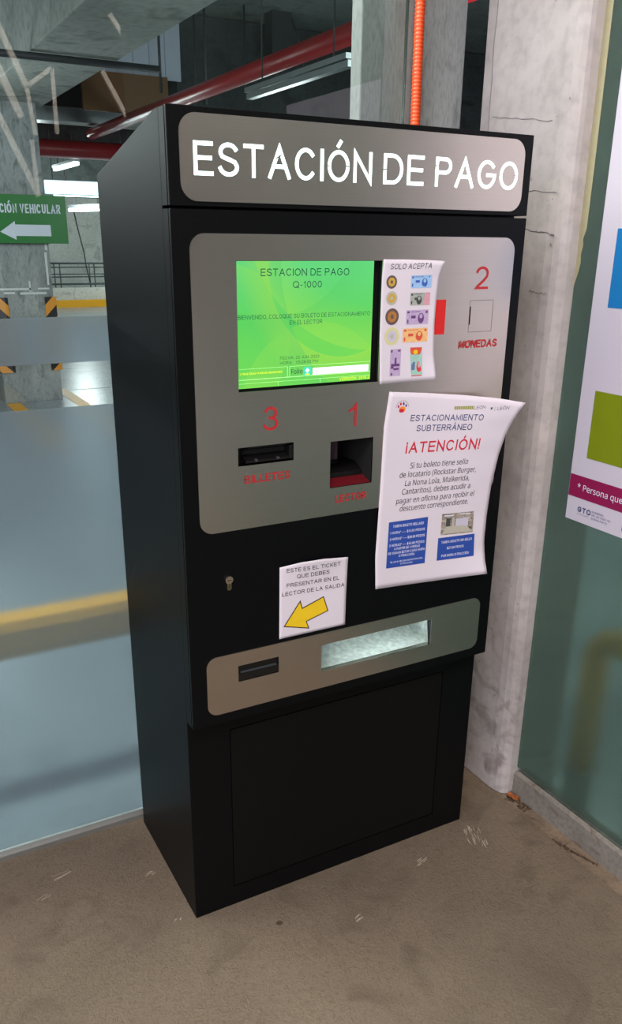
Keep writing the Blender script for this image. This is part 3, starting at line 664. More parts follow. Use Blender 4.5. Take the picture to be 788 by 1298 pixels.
for a in ((0.1290, 0.2335, 1.3062, 1.3067), (0.2335, 0.2342, 1.2880, 1.3067), (0.1290, 0.4265, 1.2855, 1.2865), (0.2385, 0.4265, 1.3062, 1.3067), (0.2385, 0.2391, 1.2880, 1.3067), (0.1290, 0.4265, 1.2785, 1.2790), (0.213, 0.2135, 1.2700, 1.2790), (0.308, 0.3085, 1.2700, 1.2790)):
    plate('screen_line', M['scr_line'], scr, [rrect(*a)], -0.0237, 0.0001)
text('screen_text', 'SI TIENE DUDAS FAVOR DE COMUNICARSE', M['scr_yel'], scr, 0.1310, 0.2225, 1.2955, 0.0040, SF, offset=0.01)
text('screen_text', 'VERSIÓN: 2016.2', M['scr_yel'], scr, 0.3530, 0.4250, 1.2715, 0.0058, SF, offset=0.01)
# numerals and captions printed on the steel
PF = FRONT(HP)
for t_, x0, x1, z, c_, of in (('3', 0.1725, 0.2055, 1.187, 0.047, 0.0), ('1', 0.368, 0.388, 1.178, 0.046, 0.0), ('2', 0.6735, 0.7085, 1.4455, 0.046, 0.0),
                              ('BILLETES', 0.1300, 0.2315, 1.0845, 0.0160, 0.018), ('LECTOR', 0.3405, 0.4180, 1.0165, 0.0160, 0.018), ('MONEDAS', 0.6405, 0.7465, 1.3235, 0.0155, 0.014)):
    text('printed_caption', t_, M['red'], door, x0, x1, z, c_, PF, offset=of, h=0.0007, res=5)
text('printed_caption', 'MONEDAS', M['red'], door, 0.6425, 0.7440, 1.3255, 0.0150, PF, offset=0.0, shear=0.2, h=0.0006)
# note acceptor
bill = box('note_acceptor', M['black2'], K, 0.113, 0.244, -0.012, 0.045, 1.117, 1.162)
box('throat', M['void'], bill, 0.135, 0.232, -0.0135, -0.0121, 1.134, 1.152)
prism_x('lower_lip', M['black2'], bill, [(-0.0135, 1.121), (-0.036, 1.124), (-0.037, 1.129), (-0.0135, 1.137)], 0.136, 0.231, 0.001)
prism_x('upper_lip', M['black2'], bill, [(-0.0135, 1.150), (-0.034, 1.156), (-0.034, 1.1535), (-0.0135, 1.146)], 0.142, 0.226)
for x in (0.158, 0.206): box('guide_light', M['dark'], bill, x - 0.003, x + 0.003, -0.0385, -0.030, 1.126, 1.131, 0.001)
box('side_cheek', M['black2'], bill, 0.232, 0.240, -0.036, -0.0125, 1.124, 1.152, 0.001)
# ticket reader cavity
rd = plate('card_reader', M['void'], K, [rrect(0.322, 0.436, 1.044, 1.156), rrect(0.3262, 0.4308, 1.0502, 1.1498)], -0.03, 0.115)
box('back_wall', M['black2'], rd, 0.322, 0.436, 0.082, 0.086, 1.044, 1.156)
box('side_plate', M['lilacpl'], rd, 0.372, 0.402, 0.060, 0.062, 1.083, 1.149)
prism_x('ticket_mouth', M['black2'], rd, [(0.0, 1.058), (0.080, 1.058), (0.080, 1.083), (0.03, 1.083), (0.0, 1.070)], 0.3265, 0.4305, 0.001)
plate('red_light', M['redglow'], rd, [rrect(0.335, 0.428, 1.0510, 1.0555)], -0.004, 0.004)
prism_x('red_tray', plain('dark_red_plastic', (96, 18, 28), 0.35), rd, [(-0.036, 1.0504), (-0.002, 1.0504), (-0.002, 1.060)], 0.3265, 0.4305)
# coin slot
coin = box('coin_slot', M['void'], K, 0.6605, 0.670, -0.034, -0.02, 1.370, 1.414)
me = curve_mesh([rrect(0.6635, 0.7275, 1.357, 1.423), rrect(0.6642, 0.7268, 1.3577, 1.4223)], 0.0)
for v in me.vertices: v.co = PF(v.co.x, v.co.y, 0.0002)
link('cut_line', me, M['void'], coin)
# red label half under the accepted-money sheet
lab = box('red_label', M['redlab'], K, 0.500, 0.5995, HP - 0.0006, HP, 1.3555, 1.4262)
# lock
lk = plate('lock', M['chrome'], K, [ngon(0.0910, 0.8850, 0.0085)], -T - 0.004, 0.004)
plate('keyhole', M['void'], lk, [rrect(0.0865, 0.0955, 0.8832, 0.8850)], -T - 0.0042, 0.0002)
plate('lock_stem', M['brass'], lk, [rrect(0.0862, 0.0958, 0.8620, 0.880, 0.0045)], -T - 0.003, 0.003)
plate('lock_groove', M['black2'], lk, [rrect(0.0906, 0.0914, 0.8650, 0.876)], -T - 0.0032, 0.0002)
# receipt slot in the lower panel
rs = box('receipt_slot', M['black2'], K, 0.104, 0.2085, -0.034, 0.02, 0.6395, 0.6845)
prism_x('bezel', M['black2'], rs, [(-0.0345, 0.643), (-0.0380, 0.6435), (-0.0392, 0.660), (-0.0345, 0.662)], 0.108, 0.2045, 0.0008)
prism_x('bezel_lip', M['dark'], rs, [(-0.0345, 0.662), (-0.0395, 0.662), (-0.0395, 0.6638), (-0.0345, 0.6645)], 0.114, 0.200)
# change tray: curved galvanised scoop with end cheeks, lamp above
tr = thing('change_tray', None, None); COL.objects.unlink(tr); tr = None
bm = bmesh.new(); n = 16; prevs = None
for i in range(n + 1):
    a = -PI / 2 + PI * i / n * 0.98      # arc from the bottom front to the top
    y = -0.030 + 0.085 * math.cos(a) ** 0.75 if math.cos(a) > 0 else -0.030
    z = 0.650 + 0.0335 * math.sin(a)
    r_ = [bm.verts.new((x, y, z)) for x in (0.3125, 0.40, 0.50, 0.6205)]
    if prevs:
        for k in range(3): bm.faces.new((prevs[k], r_[k], r_[k + 1], prevs[k + 1]))
    prevs = r_
tray = from_bm('change_tray', bm, M['galv'], K, smooth=True); tray['label'] = 'galvanised coin return scoop lit from above'
for x in (0.3125, 0.6205):
    bm = bmesh.new(); vs = []
    for i in range(n + 1):
        a = -PI / 2 + PI * i / n * 0.98; y = -0.030 + 0.085 * max(math.cos(a), 0) ** 0.75; vs.append(bm.verts.new((x, y, 0.650 + 0.0335 * math.sin(a))))
    bm.faces.new(vs); from_bm('end_cheek', bm, M['galv'], tray)
box('lip', M['chrome'], tray, 0.3135, 0.620, -T - 0.003, -0.028, 0.6150, 0.6172)
lt = bpy.data.lights.new('tray_lamp', 'AREA'); lt.shape = 'RECTANGLE'; lt.size = 0.24; lt.size_y = 0.01; lt.energy = 0.6; lt.color = (0.90, 1.0, 0.98)
lo = bpy.data.objects.new('tray_lamp', lt); COL.objects.link(lo); lo.location = (0.49, -0.010, 0.679); lo.rotation_euler = (math.radians(-12), 0, 0)
# access panel in the base
ap = plate('access_panel', M['panel'], K, [rrect(0.1025, 0.6975, 0.057, 0.4995, 0.003, 3)], 0.0005, 0.0035)
# thin trim line down the cabinet side where the sheets meet
sl = prism_x('side_seam', M['black2'], K, [(0.30, 0.82), (0.345, 0.77), (0.3455, 0.772), (0.3005, 0.822)], -0.0006, 0.0)

# ------------------------------------------------------------------ curling paper sheets taped to the station
CD = Vector((-0.62, -1.0, 0.18))    # as a sheet lifts it also draws back to the left
def lerp_table(tab, z):
    tab = sorted(tab)
    if z <= tab[0][0]: return tab[0][1]
    for (a, u), (b, v) in zip(tab[:-1], tab[1:]):
        if z <= b: return u + (v - u) * (z - a) / (b - a)
    return tab[-1][1]
class Sheet:
    def __init__(s, left, right, top, bot, lift, y0, power=2.4, extra=None):
        s.left, s.right, s.top, s.bot, s.lift, s.y0, s.power = left, right, top, bot, lift, y0, power
        s.extra = extra
    def f(s, x, z, h):
        l, r = lerp_table(s.left, z), lerp_table(s.right, z)
        u = min(max((x - l) / (r - l), 0), 1)
        d = lerp_table(s.lift, z) * u ** s.power + (s.extra(u, z) if s.extra else 0)
        p = Vector((x, s.y0, z)) + CD * d
        return (p.x, p.y - h, p.z)
    def mesh(s, name, mat, parent, nu=22, nv=26, th=0.0002):
        bm = bmesh.new(); grid = []
        for j in range(nv + 1):
            row = []
            for i in range(nu + 1):
                u, v = i / nu, j / nv
                zt, zb = lerp_table(s.top, u), lerp_table(s.bot, u); z = zb + (zt - zb) * v
                l, r = lerp_table(s.left, z), lerp_table(s.right, z); x = l + (r - l) * u
                row.append(bm.verts.new(s.f(x, z, 0)))
            grid.append(row)
        for j in range(nv):
            for i in range(nu): bm.faces.new((grid[j][i], grid[j][i + 1], grid[j + 1][i + 1], grid[j + 1][i]))
        o = from_bm(name, bm, mat, parent, smooth=True)
        md = o.modifiers.new('thickness', 'SOLIDIFY'); md.thickness = th; md.offset = 0
        return o
Y1 = HP - 0.0012
# 1. list of accepted coins and notes
S1 = Sheet([(1.2604, 0.4404), (1.36, 0.4361), (1.4701, 0.4358), (1.5059, 0.4384)],
           [(1.2618, 0.5844), (1.3116, 0.5751), (1.3757, 0.5714), (1.4278, 0.5726), (1.4707, 0.5758), (1.4989, 0.5862)],
           [(0, 1.5059), (0.36, 1.5053), (0.7, 1.5029), (1, 1.4989)], [(0, 1.2604), (1, 1.2618)],
           [(1.26, 0.012), (1.31, 0.004), (1.42, 0.004), (1.47, 0.010), (1.50, 0.022)], Y1)
P1 = thing('money_sheet', 'white sheet headed SOLO ACEPTA with pictures of coins and banknotes beside the screen', 'paper sign', (0.5, Y1, 1.26))
S1.mesh('sheet', M['paper'], P1)
f1 = S1.f
text('printed_text', 'SOLO ACEPTA', M['ink'], P1, 0.4545, 0.5545, 1.4868, 0.0105, f1, offset=0.004, shear=0.22)
for cx, cz, r, om, im in ((0.4595, 1.4628, 0.0128, 'bronze', 'gold'), (0.4612, 1.4316, 0.0136, 'silver', 'gold'), (0.4640, 1.3956, 0.0165, 'bronze', 'copper'), (0.4658, 1.3568, 0.0182, 'pale_gold', 'pale_lilac')):
    o = shape('coin_picture', M[om], P1, ngon(cx, cz, r), f1, 0.0004); k = 0.66 if om != 'pale_gold' else 0.62
    if om == 'pale_gold': shape('coin_rim', M['olive'], o, ngon(cx, cz, r), f1, 0.00035); 
    shape('coin_core', M[im], o, ngon(cx, cz, r * k), f1, 0.0006)
    shape('coin_relief', M['bronze' if om == 'bronze' else 'silver'], o, [(cx + r * 0.3 * math.cos(a) * (1.2 if i % 2 else 0.6), cz + r * 0.34 * math.sin(a) * (1.2 if i % 2 else 0.6)) for i, a in enumerate([j * PI / 5 for j in range(10)])], f1, 0.0007)
def note(x0, x1, z0, z1, bgm, dk, face=0.66, extra=None, vert=False):
    o = shape('banknote_picture', M[bgm], P1, rrect(x0, x1, z0, z1), f1, 0.0004, 3)
    w, h = x1 - x0, z1 - z0
    def q(a, b, c_, d, m): shape('note_print', M[m], o, rrect(x0 + a * w, x0 + b * w, z0 + c_ * h, z0 + d * h), f1, 0.0006)
    if not vert:
        shape('note_portrait', M[dk], o, ngon(x0 + face * w, z0 + 0.42 * h, 0.14 * w, 0.36 * h, 12), f1, 0.0006)
        shape('note_portrait', M[bgm], o, ngon(x0 + face * w, z0 + 0.56 * h, 0.07 * w, 0.16 * h, 10), f1, 0.0008)
        q(0.04, 0.14, 0.78, 0.92, dk); q(0.86, 0.95, 0.76, 0.92, dk); q(0.05, 0.11, 0.1, 0.35, dk); q(0.22, 0.42, 0.42, 0.62, dk); q(0.2, 0.6, 0.86, 0.9, dk)
    else:
        q(0.05, 0.2, 0.88, 0.97, dk); q(0.7, 0.93, 0.9, 0.97, dk); q(0.1, 0.9, 0.36, 0.46, dk); q(0.1, 0.35, 0.28, 0.42, dk); q(0.42, 0.6, 0.44, 0.68, dk); q(0.35, 0.85, 0.22, 0.3, dk); q(0.1, 0.25, 0.02, 0.12, dk)
    return o
note(0.5062, 0.5575, 1.4502, 1.4744, 'nblue', 'nblue2')
o = note(0.5064, 0.5556, 1.4162, 1.4411, 'ngrey', 'ngrey2', 0.45); shape('note_print', M['npink'], o, [(0.5395, 1.4163), (0.5556, 1.4163), (0.5556, 1.441), (0.543, 1.441)], f1, 0.0006)
note(0.4988, 0.5547, 1.3783, 1.4073, 'nlil', 'nlil2')
note(0.4922, 0.5550, 1.3430, 1.3708, 'nor', 'nor2')
note(0.4638, 0.4905, 1.2754, 1.3306, 'nlil', 'nlil2', vert=True)
o = shape('banknote_picture', M['nteal'], P1, [(0.5187, 1.2719), (0.5480, 1.2717), (0.5425, 1.3314), (0.5127, 1.3321)], f1, 0.0004, 3)
shape('note_print', M['nor2'], o, [(0.5140, 1.3175), (0.5430, 1.3165), (0.5425, 1.3314), (0.5130, 1.3321)], f1, 0.0006)
shape('note_print', M['yellow'], o, ngon(0.527, 1.322, 0.006, 0.005, 8), f1, 0.0008)
shape('note_portrait', M['nred2'], o, ngon(0.5385, 1.292, 0.0075, 0.012, 12), f1, 0.0006); shape('note_portrait', M['npink'], o, ngon(0.537, 1.295, 0.0035, 0.006, 10), f1, 0.0008)
shape('note_print', M['nblu3'], o, rrect(0.518, 0.527, 1.285, 1.302), f1, 0.0006); shape('note_print', M['nred2'], o, rrect(0.520, 0.545, 1.2722, 1.2740), f1, 0.0006)
# 2. big notice
Y2 = HP - 0.0016
S2 = Sheet([(0.7952, 0.4515), (0.8744, 0.4473), (0.9454, 0.4499), (1.0599, 0.4533), (1.1698, 0.4556), (1.2434, 0.466)],
           [(0.7802, 0.7749), (0.8146, 0.7661), (0.8677, 0.7591), (0.9288, 0.7599), (1.0028, 0.7639), (1.0745, 0.7739), (1.1256, 0.786), (1.1706, 0.8076), (1.1947, 0.8257)],
           [(0, 1.2434), (0.25, 1.2349), (0.55, 1.2226), (0.8, 1.2094), (1, 1.1947)], [(0, 0.7952), (0.5, 0.7863), (1, 0.7802)],
           [(0.78, 0.020), (0.84, 0.006), (0.93, 0.006), (1.0, 0.012), (1.08, 0.026), (1.14, 0.045), (1.20, 0.075)], Y2)
# printed lines follow the sheet; the sheet is read in the flat coordinates of its back plane, then lifted
# lift is subtracted from x so that the free corner stays one sheet width from the taped edge
_f2 = S2.f
def f2(x, z, h):
    p = Vector(_f2(x, z, h)); return (p.x, p.y, p.z)
P2 = thing('notice_sheet', 'large white notice headed ATENCIÓN with blue price boxes, its upper right corner curling off', 'paper sign', (0.6, Y2, 0.78))
S2.mesh('sheet', M['paper'], P2, 30, 36)
def t2(body_, m, x0, x1, z, cap, off=0.0, sh=0.12, z1=None, res=3):
    text('printed_text', body_, M[m], P2, x0, x1, z, cap, f2, offset=off, shear=sh, slope=((z1 - z) / (x1 - x0) if z1 else 0), res=res)
t2('ESTACIONAMIENTO', 'navy', 0.5230, 0.7185, 1.1762, 0.0135, 0.012, z1=1.1625)
t2('SUBTERRÁNEO', 'navy', 0.5400, 0.6900, 1.1525, 0.0135, 0.012, z1=1.1430)
t2('¡ATENCIÓN!', 'crimson', 0.5140, 0.7150, 1.1055, 0.0245, 0.016, z1=1.0970, res=4)
t2('Si tu boleto tiene sello', 'ink', 0.5290, 0.6895, 1.0705, 0.0125, 0.002, z1=1.0642)
t2('de locatario (Rockstar Burger,', 'ink', 0.5020, 0.7140, 1.0520, 0.0125, 0.002, z1=1.0430)
t2('La Nona Lola, Malkerida,', 'ink', 0.5175, 0.6975, 1.0315, 0.0125, 0.002, z1=1.0245)
t2('Cantaritos), debes acudir a', 'ink', 0.5105, 0.7020, 1.0125, 0.0125, 0.002, z1=1.0050)
t2('pagar en oficina para recibir el', 'ink', 0.4965, 0.7150, 0.9925, 0.0125, 0.002, z1=0.9845)
t2('descuento correspondiente.', 'ink', 0.5065, 0.7005, 0.9737, 0.0125, 0.002, z1=0.9670)
b1 = shape('price_box', M['blue'], P2, [(0.4776, 0.8414), (0.586, 0.8366), (0.5874, 0.9498), (0.4799, 0.9518)], f2, 0.0004, 4)
b2 = shape('price_box', M['blue'], P2, [(0.6203, 0.8362), (0.7303, 0.8311), (0.7276, 0.8881), (0.6204, 0.8924)], f2, 0.0004, 4)
ph = shape('printed_photo', M['photo'], P2, [(0.6268, 0.8988), (0.7210, 0.8931), (0.7199, 0.9455), (0.6272, 0.9503)], f2, 0.0004, 4)
for lp, m in (([(0.6300, 0.901), (0.7190, 0.8955), (0.700, 0.914), (0.640, 0.918)], 'silver'), ([(0.640, 0.918), (0.652, 0.918), (0.652, 0.937), (0.640, 0.939)], 'ngrey2'), ([(0.668, 0.915), (0.705, 0.912), (0.705, 0.932), (0.668, 0.934)], 'pale_lilac'), ([(0.657, 0.912), (0.664, 0.912), (0.664, 0.938), (0.657, 0.938)], 'silver'), ([(0.634, 0.9435), (0.662, 0.9415), (0.660, 0.944), (0.634, 0.9465)], 'wink'), ([(0.68, 0.9425), (0.71, 0.940), (0.71, 0.942), (0.68, 0.945)], 'wink')):
    shape('picture_patch', M[m], ph, lp, f2, 0.0007)
for b_, x0, x1, z, z1, c_ in (('TARIFA BOLETO SELLADO', 0.4914, 0.5755, 0.9375, 0.9340, 0.0064), ('1 HORA* ---- $15.00 PESOS', 0.4841, 0.580, 0.9225, 0.9190, 0.0062), ('2 HORAS* ---- $30.00 PESOS', 0.4841, 0.5805, 0.9075, 0.9040, 0.0062),
                              ('3 HORAS* ---- $45.00 PESOS', 0.4835, 0.5805, 0.8925, 0.8885, 0.0062), ('A PARTIR DE 4 HORAS', 0.4972, 0.5686, 0.8828, 0.8800, 0.0060), ('SE SUMAN $27.00 CADA HORA', 0.4813, 0.5829, 0.8737, 0.8700, 0.0060), ('O FRACCIÓN', 0.5109, 0.5541, 0.8640, 0.8618, 0.0060),
                              ('*EL LOCAL DEL SELLADO ES POR HORA', 0.4879, 0.5788, 0.8525, 0.8492, 0.0040), ('O FRACCIÓN', 0.516, 0.5498, 0.8450, 0.8432, 0.0038),
                              ('TARIFA BOLETO SIN SELLO', 0.6303, 0.7199, 0.8770, 0.8735, 0.0064), ('$27.00 PESOS', 0.648, 0.6972, 0.8605, 0.8586, 0.0064), ('POR HORA O FRACCIÓN', 0.6331, 0.7142, 0.8428, 0.8390, 0.0064)):
    text('price_text', b_, M['wink'], b1 if x0 < 0.6 else b2, x0, x1, z, c_, f2, offset=0.014, h=0.0008, slope=(z1 - z) / (x1 - x0), res=2)
# paw-shaped city emblem
em = shape('emblem', M['orange_ink'], P2, ngon(0.5005, 1.2035, 0.0085, 0.0065, 14), f2, 0.0004)
shape('emblem_pad', M['crimson'], em, ngon(0.4985, 1.2010, 0.0065, 0.0042, 12), f2, 0.0006)
for dx, dz, m in ((-0.010, 0.0075, 'magenta'), (-0.0045, 0.0125, 'crimson'), (0.003, 0.0125, 'navy'), (0.0095, 0.008, 'purple_ink')):
    shape('emblem_toe', M[m], em, ngon(0.5005 + dx, 1.2030 + dz, 0.0024, 0.0034, 10), f2, 0.0005)
for k in range(15):
    a = PI * (0.05 + 0.9 * k / 14); shape('emblem_lettering', M['ink'], em, ngon(0.5005 + 0.0165 * math.cos(a), 1.2065 + 0.0155 * math.sin(a), 0.0008, 0.0010, 5), f2, 0.0005)
for k in range(9): shape('wordmark_bar', M['olive'], P2, rrect(0.6380 + k * 0.0058, 0.6430 + k * 0.0058, 1.1920 - k * 0.0003, 1.1995 - k * 0.0003), f2, 0.0004)
t2('LEÓN', 'ngrey2', 0.6910, 0.7205, 1.1890, 0.0068, 0.006, 0.1); t2('LEÓN', 'ink', 0.7530, 0.7840, 1.1830, 0.0068, 0.004, 0.1)
shape('crest_mark', M['ink'], P2, [(0.738 + 0.004 * math.cos(a) * (1 if i % 2 else 0.4), 1.1882 + 0.0045 * math.sin(a) * (1 if i % 2 else 0.4)) for i, a in enumerate([j * PI / 6 for j in range(12)])], f2, 0.0005)
shape('divider', M['ink'], P2, rrect(0.7465, 0.7470, 1.181, 1.195), f2, 0.0005)
# 3. ticket notice with the arrow
Y3 = -T - 0.0010
S3 = Sheet([(0.7228, 0.2065), (0.891, 0.2077)], [(0.723, 0.3737), (0.80, 0.3745), (0.8877, 0.377)],
           [(0, 0.891), (0.31, 0.896), (0.63, 0.895), (1, 0.8877)], [(0, 0.7228), (1, 0.723)],
           [(0.72, 0.002), (0.89, 0.006)], Y3, extra=lambda u, z: 0.008 * max(0, (z - 0.80) / 0.09) ** 2 * math.sin(PI * min(1, max(0, u))))
P3 = thing('ticket_notice', 'small white paper with a yellow arrow taped below the lock line', 'paper sign', (0.29, Y3, 0.72))
P3['label'] = 'small white paper with a yellow arrow pointing down left, above the lower steel panel'
S3.mesh('sheet', M['paper'], P3)
f3 = S3.f
for b_, x0, x1, z, z1 in (('ESTE ES EL TICKET', 0.2247, 0.3580, 0.8765, 0.8715), ('QUE DEBES', 0.2495, 0.3303, 0.8595, 0.8570), ('PRESENTAR EN EL', 0.2247, 0.3555, 0.8420, 0.8377), ('LECTOR DE LA SALIDA', 0.2133, 0.3690, 0.8230, 0.8186)):
    text('printed_text', b_, M['ink'], P3, x0, x1, z, 0.0093, f3, offset=0.012, slope=(z1 - z) / (x1 - x0))
arrow = [(0.2167, 0.7504), (0.2813, 0.7325), (0.2747, 0.7512), (0.3294, 0.7666), (0.3165, 0.8048), (0.2636, 0.7871), (0.258, 0.8064)]
cx = sum(p[0] for p in arrow) / 7; cz = sum(p[1] for p in arrow) / 7
ar = poly('arrow', M['maroon'], P3, arrow, f3, 0.0004)
def inset(lp, d):
    n = len(lp); out = []
    for i in range(n):
        p0, p1, p2 = Vector(lp[i - 1]), Vector(lp[i]), Vector(lp[(i + 1) % n])
        e1, e2 = (p1 - p0).normalized(), (p2 - p1).normalized()
        n1, n2 = Vector((-e1.y, e1.x)), Vector((-e2.y, e2.x)); b = (n1 + n2); b = b / max(0.3, (1 + n1.dot(n2))) 
        out.append(tuple(p1 + b * d))
    return out
poly('arrow_fill', M['yellow'], ar, inset(arrow, 0.0024), f3, 0.0007)

# ------------------------------------------------------------------ poster on the right glass
XP = 1.0288
PO = thing('wall_poster', 'tall pale poster with blue and green squares stuck on the right glass', 'poster', (XP, -0.3, 0.88))
def fp(s, z, h): return (XP - h, -s, z)      # s runs to the reader's right, which is -y
me = curve_mesh([rrect(0.036, 0.66, 0.883, 2.0)], 0.0008)
for v in me.vertices: s, z, h = v.co; v.co = (XP + 0.0004 - h, -s, z)
link('sheet', me, M['poster'], PO)
def pr(name, m, a): me = curve_mesh([a], 0.0); [setattr(v, 'co', fp(v.co.x, v.co.y, 0.0006)) for v in me.vertices]; return link(name, me, M[m], PO)
pr('colour_square', 'pblue', rrect(0.084, 0.30, 1.402, 1.571)); pr('colour_square', 'pgreen', rrect(0.081, 0.29, 1.048, 1.212)); pr('colour_band', 'pmag', rrect(0.037, 0.659, 0.944, 1.000))
text('printed_text', '* Persona que r', M['wink'], PO, 0.064, 0.222, 0.9645, 0.0155, fp, offset=0.004, h=0.0009)
text('printed_text', 'GTO', M['navy'], PO, 0.0735, 0.117, 0.9095, 0.0135, fp, offset=0.035, h=0.0009)
text('printed_text', 'GUANAJUATO', M['navy'], PO, 0.0735, 0.112, 0.9030, 0.0026, fp, offset=0.01, h=0.0009)
for b_, x1, z in (('GOBIERNO', 0.157, 0.9185), ('DEL ESTADO DE', 0.180, 0.9105), ('GUANAJUATO', 0.171, 0.9020)):
    text('printed_text', b_, M['navy'], PO, 0.1200, x1, z, 0.0048, fp, offset=0.006, h=0.0009)
pr('small_logo', 'navy', rrect(0.216, 0.232, 0.900, 0.922, 0.003, 3))

# ------------------------------------------------------------------ parking level beyond the glass
pc = thing('parking_column', 'square grey concrete column with striped corner guards beyond the left glass', 'column', (1.1, 7.6, 0))
box('shaft', M['park_conc'], pc, 0.80, 1.365, 7.23, 7.95, 0, 3.9, 0.006)
for x0, x1, m, sx in ((0.79, 0.925, 'hz_l', 0.79), (1.275, 1.375, 'hz_r', 1.375)):
    g = box('corner_guard', M[m], pc, x0, x1, 7.215, 7.23, 0.30, 1.01)
    box('guard_return', M[m], g, min(sx, sx + 0.0) - (0.0 if sx > 1 else 0.008), sx + (0.008 if sx > 1 else 0.0), 7.215, 7.32, 0.30, 1.01)
for a in ((0.86, 1.16, 1.075, 1.095), (1.22, 1.33, 1.08, 1.095), (0.90, 1.00, 1.04, 1.06), (1.05, 1.30, 1.035, 1.055), (1.14, 1.155, 1.06, 1.16), (1.315, 1.335, 1.12, 1.42), (1.325, 1.345, 1.44, 1.7)):
    box('paint_mark', M['white'], pc, a[0], a[1], 7.226, 7.2305, a[2], a[3])
sg = thing('direction_sign', 'green sign reading circulación vehicular with a white arrow', 'sign', (1.0, 7.1, 1.53))
box('sign_board', M['green'], sg, 0.58, 1.545, 7.17, 7.20, 1.50, 1.925, 0.002)
SG = FRONT(7.17)
text('sign_text', 'CIRCULACIÓN VEHICULAR', M['signw'], sg, 0.64, 1.490, 1.765, 0.080, SG, offset=0.02, h=0.002)
poly('sign_arrow', M['signw'], sg, [(0.92, 1.60), (1.06, 1.53), (1.06, 1.565), (1.385, 1.565), (1.385, 1.665), (1.06, 1.665), (1.06, 1.695)], SG, 0.003)
o = box('floor_line', M['yel'], None, 1.42, 1.54, 5.2, 7.9, 0.0, 0.003); tag(o, 'yellow painted floor line right of the parking column', 'floor marking')
o = box('floor_line', M['yel'], None, 0.80, 0.93, 5.2, 7.2, 0.0, 0.003); tag(o, 'yellow painted floor line ending at the parking column front', 'floor marking')
o = box('floor_joint', M['dark'], None, 1.40, 12, 7.76, 7.775, 0.0, 0.0015); tag(o, 'dark joint crossing the parking floor beside the column', 'joint')
o = box('kerb', M['yel'], None, 3.0, 12, 19.7, 19.9, 0, 0.165); tag(o, 'yellow painted kerb at the far end of the parking floor', 'kerb')
o = box('low_wall', M['far_wall'], None, 3.0, 12, 20.0, 20.2, 0, 0.44); tag(o, 'low pale wall behind the yellow kerb carrying the railing', 'wall')
rl = thing('railing', 'grey tube railing in front of the far pale wall', 'railing', (5, 20.1, 0.44))
for z, r_ in ((1.0, 0.022), (0.75, 0.012), (0.52, 0.022)): tube('rail_tube', M['rail'], rl, [(3.2, 20.1, z), (10, 20.1, z)], r_, 8)
for x in (4.36, 5.08, 5.8, 6.5, 7.2): tube('post', M['rail'], rl, [(x, 20.1, 0.44), (x, 20.1, 1.0)], 0.016, 8)
rl = thing('railing', 'second thinner railing just before the far wall', 'railing', (5, 21.8, 0.0))
for z in (0.62, 0.86): tube('rail_tube', M['rail'], rl, [(4.4, 21.8, z), (10, 21.8, z)], 0.014, 8)
for x in (4.6, 5.65, 6.4, 7.2): tube('post', M['rail'], rl, [(x, 21.8, 0), (x, 21.8, 0.95)], 0.016, 8)
tube('cable', M['dark'], None, [(5.52, 22.97, 2.3), (5.60, 22.97, 1.8), (5.72, 22.97, 1.2), (5.74, 22.97, 0.9), (5.82, 22.97, 0.4)], 0.012, 6)
tag(bpy.data.objects['cable'], 'thin dark cable hanging down the far pale wall', 'cable')
# beams
tag(box('ceiling_beam', M['beam'], None, 0.86, 1.46, 1.0, 22.9, 2.7, 3.89, 0.01), 'long pale concrete beam running away over the parking column', 'beam')
pc.location.z = 0
tag(box('ceiling_beam', M['ceil'], None, 1.47, 13.9, 14.6, 15.0, 2.25, 3.89), 'deep dark cross beam before the far wall', 'beam')
tag(box('ceiling_beam', M['dkc'], None, 1.47, 13.9, 10.4, 10.8, 2.62, 3.89), 'dark cross beam behind the red cross pipe', 'beam')
tag(box('ceiling_beam', M['dkc'], None, 3.25, 13.9, 8.6, 9.0, 2.35, 3.89), 'grey concrete downstand wall behind the hanging rods', 'beam')
tag(box('ceiling_beam', M['beam'], None, -7.9, 0.85, 6.4, 6.9, 2.95, 3.89), 'grey cross beam at the upper left behind the glass', 'beam')
# pipes
tag(tube('red_pipe', M['redpipe'], None, [(2.48, 1.2, 2.72), (2.48, 9.5, 2.72)], 0.062, 14), 'straight red pipe running under the parking ceiling away from the glass', 'pipe')
tag(tube('red_pipe', M['redpipe'], None, [(-5, 9.72, 2.56), (8, 9.72, 2.56)], 0.10, 14), 'thicker red pipe crossing the parking ceiling from left to right', 'pipe')
tag(tube('dark_pipe', M['dark'], None, [(-5, 4.93, 2.66), (0.2, 4.93, 2.67), (1.75, 4.93, 2.67)], 0.024, 10), 'thin dark pipe crossing under the pale beam', 'pipe')
tag(box('air_duct', M['duct'], None, 1.6, 3.6, 9.2, 9.5, 2.80, 2.95, 0.004), 'flat galvanised duct above the red cross pipe', 'duct')
for x, y, w_ in ((3.24, 8.0, 'second of four from the left'), (2.95, 7.0, 'third of four from the left'), (3.82, 8.0, 'rightmost of four'), (2.35, 6.6, 'nearest the pale beam')):
    tag(tube('hanger_rod', M['dark'], None, [(x, y, 2.78), (x, y, 3.9)], 0.012, 6), 'thin vertical rod hanging from the parking ceiling, '+w_, 'rod', 'hanger rods under the parking ceiling')
tag(box('ceiling_duct', M['dark'], None, 4.16, 4.40, 8.0, 8.2, 3.35, 3.9), 'dark vertical duct dropping from the ceiling near the red pipe', 'duct')
tag(tube('hanging_cable', M['dark'], None, [(4.45, 8.1, 3.86), (4.52, 8.1, 3.72), (4.60, 8.1, 3.5), (4.62, 8.1, 3.2)], 0.01, 6), 'thin dark cable drooping beside the dark duct', 'cable')
